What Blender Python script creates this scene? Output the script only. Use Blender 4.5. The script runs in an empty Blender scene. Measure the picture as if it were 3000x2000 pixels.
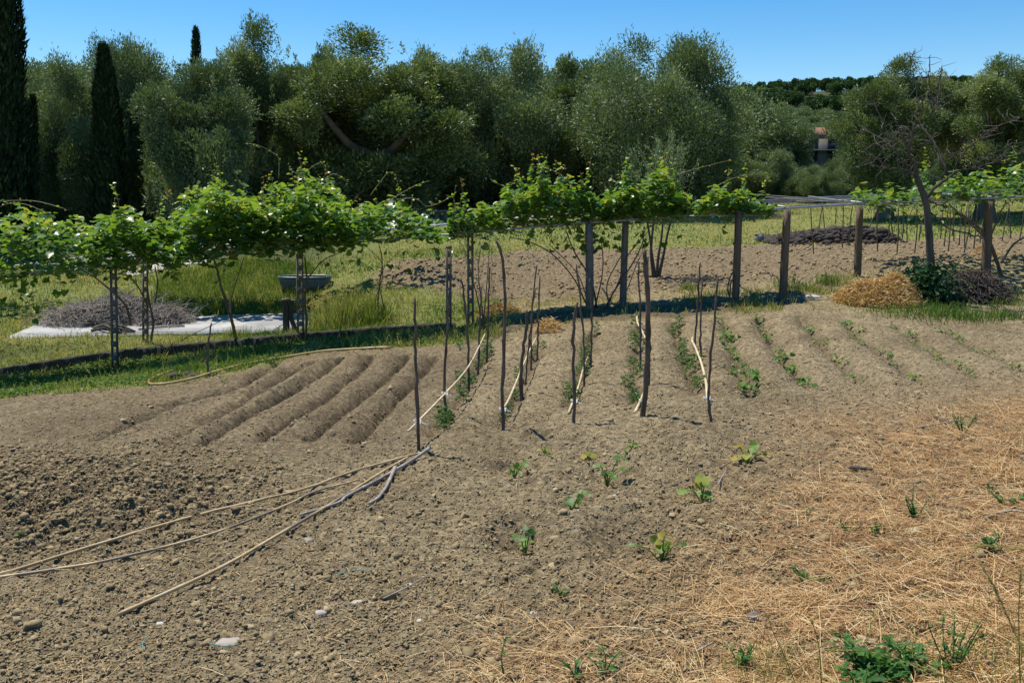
import bpy, math, random
import numpy as np
from mathutils import Vector
random.seed(5)
rng = np.random.default_rng(11)
R = math.radians
sc = bpy.context.scene
COL = sc.collection

# ------------------------------------------------------------------ camera, sky, sun, exposure
H = 3.0                     # camera height
F = 2100.0                  # focal length in units of a picture 2352 wide, 1568 high
PITCH = math.atan(354 / F)
cam = bpy.data.cameras.new('camera')
cam.sensor_width = 36.0
cam.lens = F / 2352 * 36.0
cam.clip_start = 0.05
cam.clip_end = 3000
cam_o = bpy.data.objects.new('camera', cam)
COL.objects.link(cam_o)
cam_o.location = (0, 0, H)
cam_o.rotation_euler = (math.pi / 2 - PITCH, 0, 0)
sc.camera = cam_o

SUN_EL = R(67)
SUN_AZ = math.atan2(-0.74, 0.67)          # from +Y towards +X
w = bpy.data.worlds.new('World')
sc.world = w
w.use_nodes = True
nt = w.node_tree
bg = nt.nodes['Background']
sky = nt.nodes.new('ShaderNodeTexSky')
sky.sky_type = 'NISHITA'
sky.sun_disc = False
sky.sun_elevation = SUN_EL
sky.sun_rotation = SUN_AZ
sky.altitude = 300
sky.air_density = 1.0
sky.dust_density = 0.0
sky.ozone_density = 3.0
hs = nt.nodes.new('ShaderNodeHueSaturation')      # the deep blue of a clear June sky
hs.inputs['Saturation'].default_value = 1.42
hs.inputs['Value'].default_value = 1.0
nt.links.new(sky.outputs[0], hs.inputs['Color'])
nt.links.new(hs.outputs[0], bg.inputs[0])
bg.inputs[1].default_value = 0.118
sl = bpy.data.lights.new('sun', 'SUN')
sl.energy = 5.0
sl.angle = R(0.5)
sl.color = (1.0, 0.95, 0.86)
so = bpy.data.objects.new('sun', sl)
COL.objects.link(so)
sd = Vector((-math.sin(SUN_AZ) * math.cos(SUN_EL), -math.cos(SUN_AZ) * math.cos(SUN_EL), -math.sin(SUN_EL)))
so.rotation_euler = sd.to_track_quat('-Z', 'Y').to_euler()
so.location = (-20, 15, 40)
sc.view_settings.view_transform = 'Standard'
sc.view_settings.look = 'None'
sc.view_settings.exposure = 0.28
sc.view_settings.gamma = 1.0
sc.cycles.max_bounces = 6
sc.cycles.transparent_max_bounces = 8

# ------------------------------------------------------------------ numbers
cp, sp = math.cos(PITCH), math.sin(PITCH)
def ray(px, py):
    a = (px - 1176) / F; b = (784 - py) / F
    return np.array([a, cp + b * sp, -sp + b * cp])
def P(px, py, Y):
    """the point at depth Y (metres ahead) seen at picture point px, py"""
    d = ray(px, py)
    return np.array([0, 0, H]) + d * (Y / d[1])

def _hash(i, j, seed):
    n = (i.astype(np.int64) * 374761393 + j.astype(np.int64) * 668265263 + seed * 974634777) & 0x7fffffff
    n = ((n ^ (n >> 13)) * 1274126177) & 0x7fffffff
    return ((n ^ (n >> 16)) & 0xffff) / 65535.0
def vnoise(x, y, seed=0):
    xi = np.floor(x); yi = np.floor(y)
    fx = x - xi; fy = y - yi
    fx = fx * fx * (3 - 2 * fx); fy = fy * fy * (3 - 2 * fy)
    a = _hash(xi, yi, seed); b = _hash(xi + 1, yi, seed); c = _hash(xi, yi + 1, seed); d = _hash(xi + 1, yi + 1, seed)
    return (a + (b - a) * fx) * (1 - fy) + (c + (d - c) * fx) * fy
def fbm(x, y, f, octv=4, seed=0, gain=0.5):
    s = 0; a = 1; t = 0
    for k in range(octv):
        c, q = math.cos(k * 0.9), math.sin(k * 0.9)
        s = s + a * vnoise((x * c - y * q) * f + 17.3 * k, (x * q + y * c) * f - 9.1 * k, seed + k); t += a
        a *= gain; f *= 2.03
    return s / t - 0.5
def sstep(a, b, x):
    t = np.clip((x - a) / (b - a), 0, 1)
    return t * t * (3 - 2 * t)

# ------------------------------------------------------------------ terrain: smooth surface through surveyed points
CTRL = [(0,1568,5.3),(600,1568,5.2),(1176,1568,5.1),(1800,1568,4.7),(2352,1568,4.2),
 (0,1300,7.25),(600,1300,7.1),(1176,1300,6.9),(1800,1300,6.3),(2352,1300,5.4),
 (0,1040,10.8),(480,1040,10.3),(962,1040,9.8),(1024,970,11.5),(1077,885,14.1),(1115,805,17.0),(1635,970,9.9),(2000,980,9.6),(2352,1000,8.9),
 (100,900,15.4),(380,872,15.6),(720,815,17.5),(1000,800,17.5),(1440,752,18.0),(1700,732,18.3),(2000,732,18.0),(2352,762,16.4),(1600,850,13.2),(2000,850,13.2),
 (0,875,18.5),(262,850,19.0),(690,788,19.6),(1080,747,20.0),(1355,712,20.2),(1690,692,20.5),(1800,683,20.6),(2352,690,20.4),
 (380,778,21.0),(400,728,24.6),(20,785,20.5),(700,764,21.8),(720,720,25.3),(115,738,23.9),(0,718,25.0),
 (600,712,26.0),(600,640,28.8),(430,606,30.5),(0,570,34),(800,700,23),(1000,700,23),(960,640,26),(860,600,29),
 (1440,690,21.6),(1440,640,24.5),(1440,575,30),(1440,520,36),(1440,492,42),(2000,622,23.5),(2265,627,22.6),(2000,556,31),(2300,541,31),(2200,490,40),
 (300,492,42),(900,492,42)]
cpts = np.array([P(*c) for c in CTRL])
anchors = np.array([(-26,5,-.9),(26,5,1.4),(-26,20,-1.2),(26,20,.9),(-45,42,1.4),(45,42,2.6),(-80,80,2),(0,80,2.3),(80,80,3.2),
                    (0,0,.9),(-6,-6,.8),(6,-6,1.4),(4,2,1.05),(-4,2,.3),(-20,-8,0),(20,-8,1.8)])
cpts = np.vstack([cpts, anchors])
_c2 = 1.6 ** 2
def _ker(ax, ay):
    return -np.sqrt(ax * ax + ay * ay + _c2)
_n = len(cpts)
_A = np.zeros((_n + 3, _n + 3))
_A[:_n, :_n] = _ker(cpts[:, None, 0] - cpts[None, :, 0], cpts[:, None, 1] - cpts[None, :, 1]) + np.eye(_n) * 0.02
_A[:_n, _n] = 1; _A[:_n, _n + 1] = cpts[:, 0]; _A[:_n, _n + 2] = cpts[:, 1]
_A[_n:, :_n] = _A[:_n, _n:].T
_W = np.linalg.solve(_A, np.concatenate([cpts[:, 2], [0, 0, 0]]))
# left edge wall (kerb) under the pergola
KERB = [(-120,868,19.4),(0,845,19.7),(262,806,20.2),(480,785,20.3),(690,765,20.4),(860,752,20.6),(1045,741,20.8)]
kerb = np.array([P(*k) for k in KERB])
SLAB_Z = -0.47
slab_c = []
for px, py in ((8, 776), (735, 757), (745, 717), (112, 734)):
    d = ray(px, py); t = (SLAB_Z - H) / d[2]
    slab_c.append((d[0] * t, d[1] * t))
def base_z(x, y):
    x = np.asarray(x, float); y = np.asarray(y, float)
    sh = x.shape; x = x.ravel(); y = y.ravel()
    xc = np.clip(x, -80, 80); yc = np.clip(y, -8, 80)
    z = _W[_n] + _W[_n + 1] * xc + _W[_n + 2] * yc
    for i in range(_n):
        z += _W[i] * _ker(xc - cpts[i, 0], yc - cpts[i, 1])
    hill = sstep(66, 185, y) * 13.5 + sstep(185, 420, y) * 4 + sstep(80, 140, y) * 2.0 * sstep(0, 60, x)
    z += hill * (0.85 + 0.3 * np.sin(x * 0.013 + 0.6))
    # level bed of the concrete slab, step at the kerb
    ky = np.interp(x, kerb[:, 0], kerb[:, 1]); kz = np.interp(x, kerb[:, 0], kerb[:, 2])
    m = sstep(-14, -12.5, x) * (1 - sstep(-1.6, -0.6, x))
    dk = y - ky
    z = np.where(dk > 0, z + m * (kz - 0.03 - z) * (1 - sstep(0.3, 1.0, dk)), z)
    z = np.where(dk <= 0, z + m * (np.minimum(z, kz - .27) - z) * sstep(-1.3, -.6, dk), z)
    sm = quad_mask(x, y, slab_c, 0.5)
    z = z + (SLAB_Z - 0.07 - z) * sm
    return z.reshape(sh)
def seg_dist(x, y, a, b):
    dx, dy = b[0] - a[0], b[1] - a[1]
    L2 = dx * dx + dy * dy
    t = ((x - a[0]) * dx + (y - a[1]) * dy) / L2
    tc = np.clip(t, 0, 1)
    return np.hypot(x - a[0] - tc * dx, y - a[1] - tc * dy), t
def poly_sd(x, y, poly):
    """distance to the outline, positive inside"""
    ins = np.zeros(x.shape, bool); d = np.full(x.shape, 1e9)
    n = len(poly)
    for i in range(n):
        a, b = poly[i], poly[(i + 1) % n]
        c = ((a[1] > y) != (b[1] > y))
        with np.errstate(divide='ignore', invalid='ignore'):
            xi = (b[0] - a[0]) * (y - a[1]) / ((b[1] - a[1]) or 1e-9) + a[0]
        ins ^= c & (x < xi)
        d = np.minimum(d, seg_dist(x, y, a, b)[0])
    return np.where(ins, d, -d)
def quad_mask(x, y, poly, soft):
    return sstep(-soft, 0.0, poly_sd(x, y, poly))
FUR = []            # furrows and planting rows: (a, b, half width, depth)
def furrows(x, y):
    z = np.zeros(x.shape)
    wob = 2 * fbm(x, y, 3.2, 3, 301); amp = 1.1 + .9 * fbm(x, y, 1.4, 2, 302)
    for a, b, wd, dp in FUR:
        d, t = seg_dist(x, y, a, b)
        d = np.abs(d + .045 * wob)
        e = sstep(-0.03, 0.06, t) * (1 - sstep(0.94, 1.03, t))
        if wd < 0:
            z += e * amp * dp * (.32 - np.exp(d / wd) * 1.0) * np.exp(-(d / (-2.6 * wd)) ** 4)
            continue
        z += e * amp * (-dp * np.exp(-(d / wd) ** 2) + 0.45 * dp * np.exp(-((d - 2.1 * wd) / wd) ** 2))
    return z
_my = np.concatenate([np.arange(1.5, 30, 0.02), np.arange(30, 260, 0.2)])
def G(px, py, full=True):
    """where the line of sight at px, py meets the ground"""
    d = ray(px, py)
    xs = d[0] / d[1] * _my; zs = H + d[2] / d[1] * _my
    gz = base_z(xs, _my)
    k = np.argmax(zs < gz)
    if zs[k] >= gz[k]: k = len(_my) - 1
    p = np.array([xs[k], _my[k], gz[k]])
    if full: p[2] = float(ground_z(p[0:1], p[1:2])[0])
    return p
def near(px, py): return G(px, py, False)[:2]

for pl in ([(637,832),(557,892),(381,940),(217,1012)], [(717,832),(689,848),(577,916),(461,984),(365,1028)], [(781,824),(733,864),(665,904),(593,944),(513,992),(453,1024)],
           [(853,816),(829,852),(781,888),(689,956),(641,984),(589,1016)], [(937,816),(897,860),(837,908),(789,948),(705,1012)], [(1001,820),(965,864),(917,908),(873,960),(813,1020)]):
    q = [near(*p) for p in pl]
    for a, b in zip(q, q[1:]): FUR.append((a, b, -0.12, 0.27))
NFUR = len(FUR)
ROWS = [[(985,1003),(1122,797)], [(1138,980),(1243,785)], [(1302,935),(1362,758)], [(1456,930),(1468,750)], [(1602,905),(1548,742)],
        [(1727,912),(1663,732)], [(1862,893),(1742,732)], [(1995,885),(1838,728)], [(2122,880),(1938,740)], [(2245,868),(2058,750)], [(2360,852),(2178,762)]]
ROWG = [(near(*a), near(*b)) for a, b in ROWS]
for i, (a, b) in enumerate(ROWG):
    FUR.append((a, b, -0.18, 0.21 if i < 8 else 0.11))
PITS = [(near(px, py), r, dp) for px, py, r, dp in ((1205,1240,.28,.10),(1490,1235,.42,.13),(1250,1005,.22,.10),(1180,1085,.22,.05),(1400,1095,.3,.06),(1600,1140,.24,.05),(1320,1155,.2,.05),(1715,1050,.25,.05),(120,1165,.5,.1),(1545,1290,.08,.05))]

STRAW_POLY = [near(*p) for p in ((2500,915),(2330,930),(2180,960),(2010,1000),(1930,1100),(1840,1225),(1760,1310),(1660,1390),(1570,1470),(1480,1568))] + [(0.9,4.0),(1.0,-3),(9,-3),(9,8)]
STRIP_POLY = [near(*p) for p in ((-200,880),(0,858),(262,818),(700,772),(1040,748),(1130,742),(1140,775),(1060,790),(900,800),(740,806),(560,846),(410,876),(340,886),(180,904),(0,917),(-200,940))]
PLOUGH = [near(*p) for p in ((850,640),(900,602),(1100,592),(1200,577),(1700,567),(2000,560),(2352,540),(2700,535),(2700,600),(2240,606),(2000,630),(1850,640),(1600,665),(1300,690),(1100,690),(1000,662),(900,668))]
ROUGH = [near(*p) for p in ((-80,1060),(330,1050),(520,1090),(560,1180),(380,1230),(120,1270),(-120,1290))]
GARDEN = [near(*p) for p in ((-300,925),(0,915),(340,890),(560,850),(740,810),(900,802),(1060,790),(1150,770),(1400,745),(1560,732),(1840,716),(2100,722),(2352,742),(2600,760))] + [(12,8),(12,-5),(-12,-5)]
def micro(x, y):
    dg = np.hypot(x, y)
    rough = sstep(-0.5, 0.6, poly_sd(x, y, ROUGH))
    inside = sstep(-0.3, 0.3, poly_sd(x, y, GARDEN))
    pl = sstep(-0.4, 0.4, poly_sd(x, y, PLOUGH))
    tread = sstep(10.5, 8.5, y)
    a = fbm(x, y, 1.1, 3, 3) * 0.10
    b = fbm(x, y, 7.0, 3, 21)
    c = fbm(x, y, 22.0, 2, 40)
    ridg = np.abs(fbm(x, y, 5.0, 3, 60)) * 2
    jag = (fbm(x, y, 13.0, 4, 90, .7)) * .035
    b1 = np.abs(vnoise(x * 8.5, y * 8.5, 71) - .5) * 2; b2 = np.abs(vnoise(x * 19 + y * 3, y * 19 - x * 4, 72) - .5) * 2; b3 = np.abs(vnoise(x * 31 - y * 9, y * 31 + x * 9, 73) - .5) * 2
    fine = jag + 1.0 * (b1 * .034 * vnoise(x * 1.1, y * 1.1, 74) + b2 * .010 + b3 * .010) * (.85 + .7 * rough + .9 * pl + .5 * tread)
    z = a * 0.7 + b * (0.035 + 0.03 * tread * inside + 0.10 * rough + 0.10 * pl) + c * (0.016 + 0.016 * inside + 0.03 * rough) + (ridg - 0.2) * 0.05 * rough + fine
    for p, r, dp in PITS:
        dp = dp * 1.35
        d = np.hypot(x - p[0], y - p[1])
        z = z - dp * np.exp(-(d / r) ** 2) + 0.35 * dp * np.exp(-((d - 1.5 * r) / (0.5 * r)) ** 2)
    flat = quad_mask(x, y, slab_c, 0.15)
    return z * (1 - flat) * (1 - sstep(45, 60, y))
def ground_z(x, y):
    return base_z(x, y) + furrows(x, y) + micro(x, y)
def GZ(x, y): return float(ground_z(np.array([x], float), np.array([y], float))[0])

# ------------------------------------------------------------------ mesh building
ORG = {}
def tag(o, label=None, cat=None, group=None, kind=None):
    for k, v in (('label', label), ('category', cat), ('group', group), ('kind', kind)):
        if v: o[k] = v
    return o
def thing(name, label, cat, loc, group=None):
    o = bpy.data.objects.new(name, None)
    o.empty_display_size = 0.2
    COL.objects.link(o)
    o.location = [float(v) for v in loc]
    ORG[o.name] = np.array(loc, float)
    return tag(o, label, cat, group)
def kids(o): return [c for c in KID.get(o.name, [])]
KID = {}
def copy_tree(o, parent=None):
    c = o.copy(); COL.objects.link(c)
    c.parent = parent
    if parent is not None:
        KID.setdefault(parent.name, []).append(c)
    for ch in list(KID.get(o.name, [])): copy_tree(ch, c)
    return c

class MB:
    def __init__(s):
        s.v = []; s.f = {3: [], 4: []}; s.t = []; s.n = 0; s.m = {3: [], 4: []}
    def add(s, v, faces, tint=0.5, mi=0):
        v = np.asarray(v, float)
        for f in (faces if isinstance(faces, (list, tuple)) else [faces]):
            f = np.asarray(f)
            if len(f) == 0: continue
            s.f[f.shape[1]].append(f + s.n); s.m[f.shape[1]].append(np.full(len(f), mi))
        s.v.append(v)
        s.t.append(np.broadcast_to(np.asarray(tint, float), (len(v),)))
        s.n += len(v)
        return s
    def tube(s, pts, rad, seg=6, tint=0.5, cap=True, mi=0, wob=0.0):
        p = np.asarray(pts, float); n = len(p)
        r = np.broadcast_to(np.asarray(rad, float), (n,))
        t = np.gradient(p, axis=0)
        t /= np.linalg.norm(t, axis=1)[:, None] + 1e-9
        up = np.where(np.abs(t[:, 2:3]) > 0.9, np.array([[1.0, 0.2, 0]]), np.array([[0, 0, 1.0]]))
        if n > 1 and (np.abs(t[:, 2]) > 0.9).any() and not (np.abs(t[:, 2]) > 0.9).all():
            up = np.tile(np.array([[0.83, 0.31, 0.46]]), (n, 1))
        a = np.cross(t, up); a /= np.linalg.norm(a, axis=1)[:, None] + 1e-9
        b = np.cross(t, a)
        an = np.arange(seg) * 2 * math.pi / seg
        rr = r[:, None] * (1 + (wob * rng.standard_normal((n, seg)) if wob else 0))
        v = p[:, None, :] + rr[..., None] * (np.cos(an)[None, :, None] * a[:, None, :] + np.sin(an)[None, :, None] * b[:, None, :])
        v = v.reshape(-1, 3)
        i = np.arange(n - 1)[:, None] * seg; j = np.arange(seg)[None, :]; j2 = (j + 1) % seg
        q = np.stack([i + j, i + j2, i + seg + j2, i + seg + j], -1).reshape(-1, 4)
        tr = []
        if cap:
            v = np.vstack([v, p[0], p[-1]])
            c0 = n * seg
            k = np.arange(seg); k2 = (k + 1) % seg
            tr = [np.stack([k2, k, np.full(seg, c0)], -1), np.stack([k + (n - 1) * seg, k2 + (n - 1) * seg, np.full(seg, c0 + 1)], -1)]
            tr = [np.vstack(tr)]
        return s.add(v, [q] + tr, tint, mi)
    def box(s, c, size, rz=0.0, tint=0.5, mi=0, rx=0.0, taper=1.0):
        h = np.array(size) / 2
        v = np.array([(-1,-1,-1),(1,-1,-1),(1,1,-1),(-1,1,-1),(-1,-1,1),(1,-1,1),(1,1,1),(-1,1,1)], float) * h
        v[4:, :2] *= taper
        if rx:
            co, si = math.cos(rx), math.sin(rx)
            v = np.stack([v[:, 0], v[:, 1] * co - v[:, 2] * si, v[:, 1] * si + v[:, 2] * co], -1)
        co, si = math.cos(rz), math.sin(rz)
        v = np.stack([v[:, 0] * co - v[:, 1] * si, v[:, 0] * si + v[:, 1] * co, v[:, 2]], -1) + np.array(c)
        return s.add(v, np.array([(0,3,2,1),(4,5,6,7),(0,1,5,4),(1,2,6,5),(2,3,7,6),(3,0,4,7)]), tint, mi)
    def lump(s, c, r, seed=0, rough=0.3, tint=0.5, sub=2, mi=0):
        v, f = ico(sub)
        v = v.copy()
        n = fbm(v[:, 0] * 1.0 + seed * 3.1 + v[:, 2] * 1.7, v[:, 1] + v[:, 2] * 0.9, 1.3, 3, int(seed) + 5)
        v = v * (1 + rough * 2 * n)[:, None] * np.asarray(r)
        return s.add(v + np.asarray(c), f, tint, mi)
    def leaves(s, tmpl, c, d, nrm, L, W, tint=0.5, mi=0):
        """many leaves at once: c positions, d axes, nrm normals, L lengths, W widths"""
        tv, tf = tmpl
        c = np.asarray(c, float); n = len(c)
        if n == 0: return s
        d = d / (np.linalg.norm(d, axis=1)[:, None] + 1e-9)
        sd_ = np.cross(nrm, d); sd_ /= np.linalg.norm(sd_, axis=1)[:, None] + 1e-9
        nn = np.cross(d, sd_)
        L = np.broadcast_to(L, (n,)); W = np.broadcast_to(W, (n,))
        v = (c[:, None, :] + tv[None, :, 0, None] * (d * L[:, None])[:, None, :] + tv[None, :, 1, None] * (sd_ * W[:, None])[:, None, :]
             + tv[None, :, 2, None] * (nn * L[:, None])[:, None, :]).reshape(-1, 3)
        off = (np.arange(n) * len(tv))[:, None, None]
        fs = [(f[None] + off).reshape(-1, f.shape[1]) for f in tf]
        t = np.repeat(np.broadcast_to(tint, (n,)), len(tv))
        return s.add(v, fs, t, mi)
    def fit(s, rx, rz):
        v = np.vstack(s.v)
        lo, hi = np.percentile(v, 1.0, axis=0), np.percentile(v, 99.0, axis=0)
        hz = np.percentile(v[:, 2], 99.6)
        v = (v - A([(lo[0] + hi[0]) / 2, (lo[1] + hi[1]) / 2, 0])) * A([2 * rx / (hi[0] - lo[0]), 2 * rx / (hi[1] - lo[1]), 1])
        v[:, 2] = np.where(v[:, 2] > 0, v[:, 2] * rz / hz, v[:, 2] * rz / abs(lo[2]))
        s.v = [v]
        return s
    def mesh(s, name, mats, origin, smooth=False):
        me = bpy.data.meshes.new(name)
        v = (np.vstack(s.v) - origin).astype(np.float32)
        f3 = np.vstack(s.f[3]) if s.f[3] else np.zeros((0, 3), int)
        f4 = np.vstack(s.f[4]) if s.f[4] else np.zeros((0, 4), int)
        me.vertices.add(len(v)); me.vertices.foreach_set('co', v.ravel())
        nl = f3.size + f4.size
        me.loops.add(nl)
        me.loops.foreach_set('vertex_index', np.concatenate([f3.ravel(), f4.ravel()]).astype(np.int32))
        npoly = len(f3) + len(f4)
        me.polygons.add(npoly)
        st = np.concatenate([np.arange(len(f3)) * 3, f3.size + np.arange(len(f4)) * 4]).astype(np.int32)
        me.polygons.foreach_set('loop_start', st)
        mi = np.concatenate([np.concatenate(s.m[3]) if s.m[3] else np.zeros(0), np.concatenate(s.m[4]) if s.m[4] else np.zeros(0)]).astype(np.int32)
        mats = mats if isinstance(mats, (list, tuple)) else [mats]
        for m in mats: me.materials.append(m)
        if mi.max(initial=0) > 0: me.polygons.foreach_set('material_index', mi)
        if smooth: me.polygons.foreach_set('use_smooth', np.ones(npoly, bool))
        at = me.attributes.new('tint', 'FLOAT', 'POINT')
        at.data.foreach_set('value', np.concatenate(s.t).astype(np.float32))
        me.update(calc_edges=True)
        return me
    def build(s, name, mats, parent=None, origin=None, smooth=False):
        if parent is not None: origin = ORG[parent.name]
        elif origin is None: origin = np.zeros(3)
        origin = np.asarray(origin, float)
        o = bpy.data.objects.new(name, s.mesh(name, mats, origin, smooth))
        COL.objects.link(o)
        if parent is not None:
            o.parent = parent
            KID.setdefault(parent.name, []).append(o)
        else:
            o.location = [float(q) for q in origin]
        ORG[o.name] = origin
        return o
_ico = {}
def ico(sub):
    if sub in _ico: return _ico[sub]
    import bmesh
    bm = bmesh.new(); bmesh.ops.create_icosphere(bm, subdivisions=sub, radius=1)
    v = np.array([x.co[:] for x in bm.verts]); f = np.array([[q.index for q in p.verts] for p in bm.faces])
    bm.free(); _ico[sub] = (v, f)
    return v, f
A = np.array
LENS = (A([(0,0,0),(.4,.5,.04),(1,0,0),(.4,-.5,.04)], float), [A([(0,1,2,3)])])
STRIP = (A([(0,-.5,0),(0,.5,0),(.5,-.5,.05),(.5,.5,.05),(1,-.4,0),(1,.4,0)], float), [A([(0,1,3,2),(2,3,5,4)])])
BLADE = (A([(0,-.5,0),(0,.5,0),(.45,-.42,.04),(.45,.42,.04),(.8,-.25,.18),(.8,.25,.18),(1,0,.34)], float), [A([(0,1,3,2),(2,3,5,4)]), A([(4,5,6)])])
_hv = [(0.12,0,0),(0,.16,.03),(.02,.38,.09),(.25,.52,.12),(.55,.46,.09),(.82,.24,.0),(1.03,0,-.12),(.55,0,-.03),
       (0,-.16,.03),(.02,-.38,.09),(.25,-.52,.12),(.55,-.46,.09),(.82,-.24,.0)]
HEART = (A(_hv, float), [A([(0,2,1),(0,3,2),(0,7,3),(7,4,3),(7,5,4),(7,6,5),(0,8,9),(0,9,10),(0,10,7),(7,10,11),(7,11,12),(7,12,6)])])
_lv = [(0,0,0),(.2,.10,.03),(.28,.34,.05),(.42,.16,.05),(.5,.44,.08),(.66,.24,.06),(.78,.42,.05),(.92,.22,-.02),(1.05,0,-.10),
       (.2,-.10,.03),(.28,-.34,.05),(.42,-.16,.05),(.5,-.44,.08),(.66,-.24,.06),(.78,-.42,.05),(.92,-.22,-.02),(.5,0,0)]
LOBED = (A(_lv, float), [A([(0,16,1),(1,3,2),(1,16,3),(3,5,4),(3,16,5),(5,7,6),(5,16,7),(7,16,8),(0,9,16),(9,10,11),(9,11,16),(11,12,13),(11,13,16),(13,14,15),(13,15,16),(15,8,16)])])
def rdir(n, up=0.0, flat=1.0):
    d = rng.standard_normal((n, 3)); d[:, 2] = d[:, 2] * flat + up
    return d / (np.linalg.norm(d, axis=1)[:, None] + 1e-9)
def hdir(n, z=0.0, zs=0.1):
    a = rng.uniform(0, 2 * math.pi, n)
    return np.stack([np.cos(a), np.sin(a), z + zs * rng.standard_normal(n)], -1)
def smooth_line(pts, n):
    p = np.asarray(pts, float)
    s = np.concatenate([[0], np.cumsum(np.linalg.norm(np.diff(p, axis=0), axis=1))])
    if len(p) > 2:
        # Catmull-Rom through the points
        out = []
        e = np.vstack([2 * p[0] - p[1], p, 2 * p[-1] - p[-2]])
        ts = np.linspace(0, len(p) - 1 - 1e-6, n)
        for t in ts:
            i = int(t); u = t - i
            a, b, c, d = e[i], e[i + 1], e[i + 2], e[i + 3]
            out.append(0.5 * ((2 * b) + (-a + c) * u + (2 * a - 5 * b + 4 * c - d) * u * u + (-a + 3 * b - 3 * c + d) * u ** 3))
        return np.array(out)
    t = np.linspace(0, 1, n)[:, None]
    return p[0] * (1 - t) + p[-1] * t

# ------------------------------------------------------------------ materials
def mat(name):
    m = bpy.data.materials.new(name); m.use_nodes = True
    n = m.node_tree; b = n.nodes['Principled BSDF']
    return m, n, b
def ramp(n, fac, stops, interp='LINEAR'):
    r = n.nodes.new('ShaderNodeValToRGB'); r.color_ramp.interpolation = interp
    e = r.color_ramp.elements
    while len(e) < len(stops): e.new(0.5)
    for k, (p, c) in enumerate(stops):
        e[k].position = p; e[k].color = (*c, 1)
    n.links.new(fac, r.inputs[0])
    return r.outputs[0]
def tint_out(n):
    a = n.nodes.new('ShaderNodeAttribute'); a.attribute_name = 'tint'
    return a.outputs['Fac']
def noise(n, scale, detail=4, rough=0.55, coord=None, dist=0.0):
    t = n.nodes.new('ShaderNodeTexNoise'); t.inputs['Scale'].default_value = scale
    t.inputs['Detail'].default_value = detail; t.inputs['Roughness'].default_value = rough
    t.inputs['Distortion'].default_value = dist
    if coord is not None: n.links.new(coord, t.inputs['Vector'])
    return t.outputs['Fac']
def objco(n):
    return n.nodes.new('ShaderNodeTexCoord').outputs['Object']
def mathn(n, op, a, b=0.5, clamp=False):
    q = n.nodes.new('ShaderNodeMath'); q.operation = op; q.use_clamp = clamp
    for k, x in enumerate((a, b)):
        if isinstance(x, (int, float)): q.inputs[k].default_value = x
        else: n.links.new(x, q.inputs[k])
    return q.outputs[0]
def mixc(n, fac, a, b, mode='MIX'):
    q = n.nodes.new('ShaderNodeMix'); q.data_type = 'RGBA'; q.blend_type = mode
    for s, x in ((0, fac), (6, a), (7, b)):
        if isinstance(x, (int, float)): q.inputs[s].default_value = x
        elif isinstance(x, tuple): q.inputs[s].default_value = (*x, 1)
        else: n.links.new(x, q.inputs[s])
    return q.outputs[2]
def bump(n, b, h, strength=0.5, dist=0.02):
    q = n.nodes.new('ShaderNodeBump'); q.inputs['Strength'].default_value = strength; q.inputs['Distance'].default_value = dist
    n.links.new(h, q.inputs['Height']); n.links.new(q.outputs[0], b.inputs['Normal'])
def leaf_mat(name, stops, trans=0.35, rough=0.45, spec=0.4, tcol=1.0):
    m, n, b = mat(name)
    c = ramp(n, tint_out(n), stops)
    n.links.new(c, b.inputs['Base Color'])
    b.inputs['Roughness'].default_value = rough
    b.inputs['Specular IOR Level'].default_value = spec
    if trans > 0:
        t = n.nodes.new('ShaderNodeBsdfTranslucent')
        g = n.nodes.new('ShaderNodeMix'); g.data_type = 'RGBA'; g.blend_type = 'MULTIPLY'
        g.inputs[0].default_value = 1.0; n.links.new(c, g.inputs[6]); g.inputs[7].default_value = (1.5 * tcol, 1.5 * tcol, 0.6 * tcol, 1)
        n.links.new(g.outputs[2], t.inputs['Color'])
        mx = n.nodes.new('ShaderNodeMixShader'); mx.inputs[0].default_value = trans
        n.links.new(b.outputs[0], mx.inputs[1]); n.links.new(t.outputs[0], mx.inputs[2])
        n.links.new(mx.outputs[0], n.nodes['Material Output'].inputs['Surface'])
    return m
def bark_mat(name, c1, c2, scale=9.0, rough=0.9, bs=0.6, stretch=0.25):
    m, n, b = mat(name)
    mp = n.nodes.new('ShaderNodeMapping'); mp.inputs['Scale'].default_value = (1, 1, stretch)
    n.links.new(objco(n), mp.inputs['Vector'])
    f = noise(n, scale, 6, 0.65, mp.outputs[0])
    c = ramp(n, f, [(0.3, c1), (0.7, c2)])
    c2_ = mixc(n, mathn(n, 'MULTIPLY', tint_out(n), 0.5), c, tuple(min(1, 1.6 * x) for x in c2))
    n.links.new(c2_, b.inputs['Base Color'])
    b.inputs['Roughness'].default_value = rough; b.inputs['Specular IOR Level'].default_value = 0.2
    bump(n, b, f, bs, 0.03)
    return m
M = {}
M['vine_leaf'] = leaf_mat('vine_leaf', [(0.0,(.050,.125,.018)),(.5,(.110,.205,.034)),(.8,(.225,.315,.055)),(.93,(.31,.30,.06)),(1.0,(.30,.13,.05))], 0.42, 0.36, 0.5)
M['olive_leaf'] = leaf_mat('olive_leaf', [(0.0,(.054,.090,.036)),(.5,(.135,.192,.082)),(.85,(.25,.31,.155)),(1.0,(.38,.43,.25))], 0.22, 0.5, 0.4)
M['olive_leaf_warm'] = leaf_mat('olive_leaf_warm', [(0.0,(.058,.092,.033)),(.5,(.145,.194,.070)),(.85,(.26,.31,.13)),(1.0,(.39,.42,.21))], 0.24, 0.5, 0.4)
M['cypress_leaf'] = leaf_mat('cypress_leaf', [(0.0,(.010,.022,.010)),(.6,(.024,.048,.020)),(.93,(.055,.09,.034)),(1.0,(.10,.08,.04))], 0.05, 0.8, 0.1)
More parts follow.
